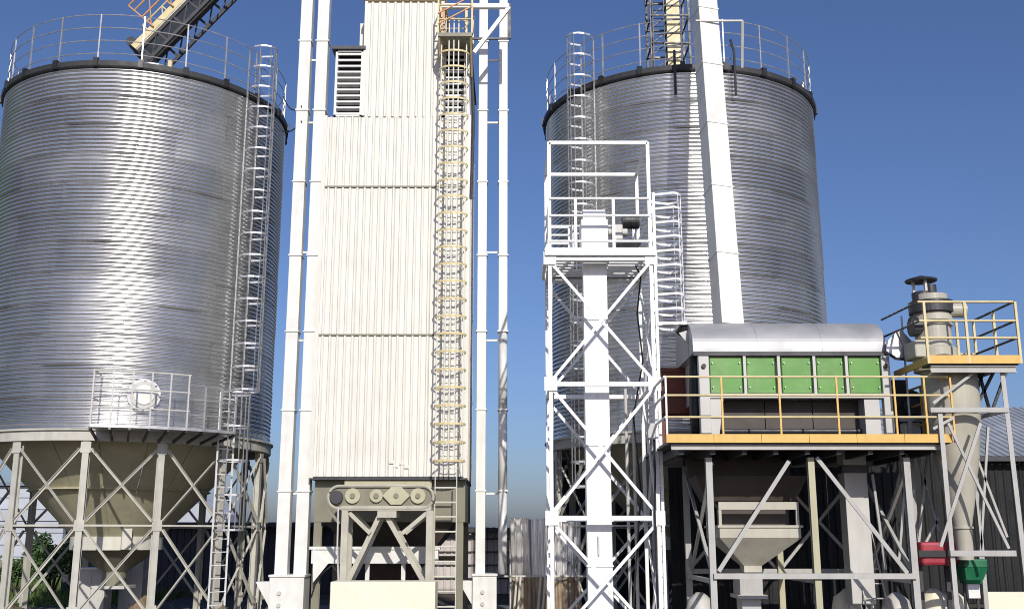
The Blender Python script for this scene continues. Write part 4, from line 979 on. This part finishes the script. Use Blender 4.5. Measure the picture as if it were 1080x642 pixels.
# far pale hall at the left
def far_hall():
    Y = 75; x0, x1 = Xp(-150, 520, Y), Xp(70, 520, Y); zt = Zp(512, Y)
    r = empty('far_hall', ((x0 + x1) / 2, Y, 0), 'pale far hall glimpsed between the left silo legs', 'building')
    n = 7
    for i in range(n):
        MB().box((x0, Y + .02 * (i % 2), zt * i / n), (x1, Y + 10, zt * (i + 1) / n - .05)).build('siding_band', 'far_white', r)
    MB().prism([(Y - .4, zt), (Y + 10.4, zt), (Y + 5, zt + .5)], x0 - .4, x1 + .4).build('roof', 'roof_sheet', r)
    Y = 62; x0, x1 = Xp(150, 540, Y), Xp(228, 540, Y)
    r = empty('far_white_house', ((x0 + x1) / 2, Y, 0), 'small white gabled house beyond the long shed roof', 'building')
    zt = Zp(541, Y); xm = (x0 + x1) / 2
    MB().box((x0, Y, 0), (x1, Y + 6, zt)).build('wall', 'far_white', r)
    MB().add([(x0, Y, zt), (x1, Y, zt), (xm, Y, zt + 1.1), (x0, Y + 6, zt), (x1, Y + 6, zt), (xm, Y + 6, zt + 1.1)], [(0, 1, 2), (5, 4, 3), (0, 2, 5, 3), (1, 4, 5, 2)]).build('gable_roof', 'far_white', r)
far_hall()

# ================================================================ under the left silo
def under_silo():
    for k, (u0, u1, v, y, m, lbl, nm, ct) in enumerate(((84, 112, 600, 30.2, 'grey_paint', 'grey steel cabinet under the left silo hopper', 'steel_cabinet', 'cabinet'),
                                       (128, 152, 586, 31.5, 'galv_trim', 'tall dull metal cabinet standing under the left silo', 'steel_cabinet', 'cabinet'))):
        r = empty(nm, (Xp((u0 + u1) / 2, v, y), y, 0), lbl, ct)
        a, b = Xp(u0, v, y), Xp(u1, v, y); z = Zp(v, y)
        MB().box((a, y, .1), (b, y + .6, z)).build('body', m, r, bevel=.02)
        MB().box((a + .04, y - .02, .16), ((a + b) / 2 - .01, y, z - .06)).build('door', m, r); MB().box(((a + b) / 2 + .01, y - .02, .16), (b - .04, y, z - .06)).build('door', m, r)
        MB().box((a - .04, y - .05, z), (b + .04, y + .65, z + .05)).build('top', 'white_steel', r)
        for x in (a + .05, b - .05): MB().box((x - .04, y + .05, 0), (x + .04, y + .55, .1)).build('foot', 'dark_steel', r)
under_silo()

# ================================================================ vegetation and soil
def leaves(mb, c, r, n, size, rnd):
    for _ in range(n):
        while True:
            p = Vector((rnd.uniform(-1, 1), rnd.uniform(-1, 1), rnd.uniform(-1, 1)))
            if .25 < p.length < 1: break
        p = Vector((p.x * r[0], p.y * r[1], p.z * r[2])) + c
        a = Vector((rnd.gauss(0, 1), rnd.gauss(0, 1), rnd.gauss(0, .6))).normalized(); b = a.cross(Vector((rnd.gauss(0, 1), rnd.gauss(0, 1), rnd.gauss(0, 1)))).normalized()
        s = size * rnd.uniform(.6, 1.3)
        mb.add([p - a * s, p + b * s * .5, p + a * s, p - b * s * .5], [(0, 1, 2, 3)])
def bush(u, v, Y, h, wd, lbl, seed):
    rnd = random.Random(seed); x = Xp(u, v, Y)
    r = empty('leafy_bush', (x, Y, 0), lbl, 'bush', 'bushes behind the left silo')
    st = MB()
    for k in range(5):
        a = rnd.uniform(0, 6.28); st.tube((x, Y, 0), (x + math.cos(a) * wd * .5, Y + math.sin(a) * wd * .5, h * .75), .05, 6, .015)
    st.build('stem', 'bark', r)
    mb = MB()
    for k in range(9):
        a = rnd.uniform(0, 6.28); q = rnd.uniform(0, wd * .7)
        leaves(mb, Vector((x + math.cos(a) * q, Y + math.sin(a) * q, h * rnd.uniform(.35, .95))), (wd * .4, wd * .4, h * .22), 260, .09, rnd)
    mb.build('foliage', 'leaf', r)
bush(58, 580, 38.5, 2.1, 1.1, 'tall leafy bush seen between the left silo legs near the shed end', 1)
bush(20, 590, 40.0, 1.6, 1.5, 'broad leafy bush at the left edge behind the silo legs', 2)
bush(92, 600, 37.5, 1.2, .9, 'low leafy bush right behind the left silo hopper', 3)
def grass():
    rnd = random.Random(5); mb = MB()
    for _ in range(15000):
        x = rnd.uniform(-27, -12); y = rnd.uniform(34.5, 56)
        if y > 41 and x > -18.6: continue
        h = rnd.uniform(.12, .45); a = rnd.uniform(0, 6.28); w_ = .025
        dx, dy = math.cos(a) * w_, math.sin(a) * w_; lx, ly = rnd.gauss(0, .1), rnd.gauss(0, .1)
        mb.add([(x - dx, y - dy, 0), (x + dx, y + dy, 0), (x + lx, y + ly, h)], [(0, 1, 2)])
    tag(mb.build('grass', 'grass'), 'rough green grass behind the left silo', 'grass', kind='stuff')
    tag(MB().add([(-60, 34, .012), (-12, 34.6, .012), (-18.6, 60, .012), (-60, 60, .012)], [(0, 1, 2, 3)]).build('grass_field', 'grass'), kind='structure')
grass()
def mound(x, y, rx, ry, h, seed, lbl):
    rnd = random.Random(seed); mb = MB(); n, m = 28, 10; vs = []
    ph = [rnd.uniform(0, 6.28) for _ in range(6)]
    for j in range(m + 1):
        t = j / m
        for i in range(n):
            a = 2 * math.pi * i / n; k = 1 + .15 * math.sin(2 * a + ph[0]) + .1 * math.sin(5 * a + ph[1]) + .06 * math.sin(9 * a + ph[2] + 5 * t)
            z = h * (1 - t) ** 1.3 * (1 + .18 * math.sin(4 * a + ph[3] + 6 * t)) + rnd.uniform(-.015, .02) - .01
            vs.append((x + rx * t * k * math.cos(a), y + ry * t * k * math.sin(a), z if j < m else -.03))
    mb.add(vs, [(j * n + i, (j + 1) * n + i, (j + 1) * n + (i + 1) % n, j * n + (i + 1) % n) for j in range(m) for i in range(n)])
    tag(mb.build('soil_mound', 'soil', None, True), lbl, 'mound', 'soil heaps around the left silo')
mound(-13.2, 27.6, 1.6, 1.0, .72, 1, 'brown soil heap between the left silo legs near the left edge')
mound(-9.3, 27.4, 1.2, .9, .66, 2, 'brown soil heap at the foot of the front right silo leg')
mound(-7.1, 26.6, .9, .7, .5, 3, 'brown soil heap left of the white elevator boot')
def stones():
    rnd = random.Random(9); mb = MB()
    for _ in range(900):
        x = rnd.uniform(-18, 12); y = rnd.uniform(23, 35); s = rnd.uniform(.02, .07)
        if -7.6 < x < 12.6: continue
        vs = [(x + dx * s * rnd.uniform(.7, 1.2), y + dy * s * rnd.uniform(.7, 1.2), s * (.1 + dz) * rnd.uniform(.6, 1)) for dx, dy, dz in ((1, 0, 0), (-1, 0, 0), (0, 1, 0), (0, -1, 0), (0, 0, 1))]
        mb.add(vs, [(0, 2, 4), (2, 1, 4), (1, 3, 4), (3, 0, 4)])
    tag(mb.build('rubble', 'stone'), 'loose grey stones scattered on the dirt', 'stones', kind='stuff')
stones()

# cables between the silo rim and the elevator
for k, (a, b, sag, lbl) in enumerate(((P1(70, RB, ZT + .9), W(318, 112, 26.2), .25, 'upper black cable from the left silo rim to the white elevator leg'),
                                      (P1(74, RB, ZT - .1), W(318, 128, 26.2), .12, 'lower black cable from the left silo rim to the white elevator leg'))):
    pts = [a.lerp(b, t / 12) - Vector((0, 0, sag * math.sin(math.pi * t / 12))) for t in range(13)]
    tag(MB().path(pts, .018, 6).build('cable', 'black'), lbl, 'cable', 'cables beside the left silo rim')
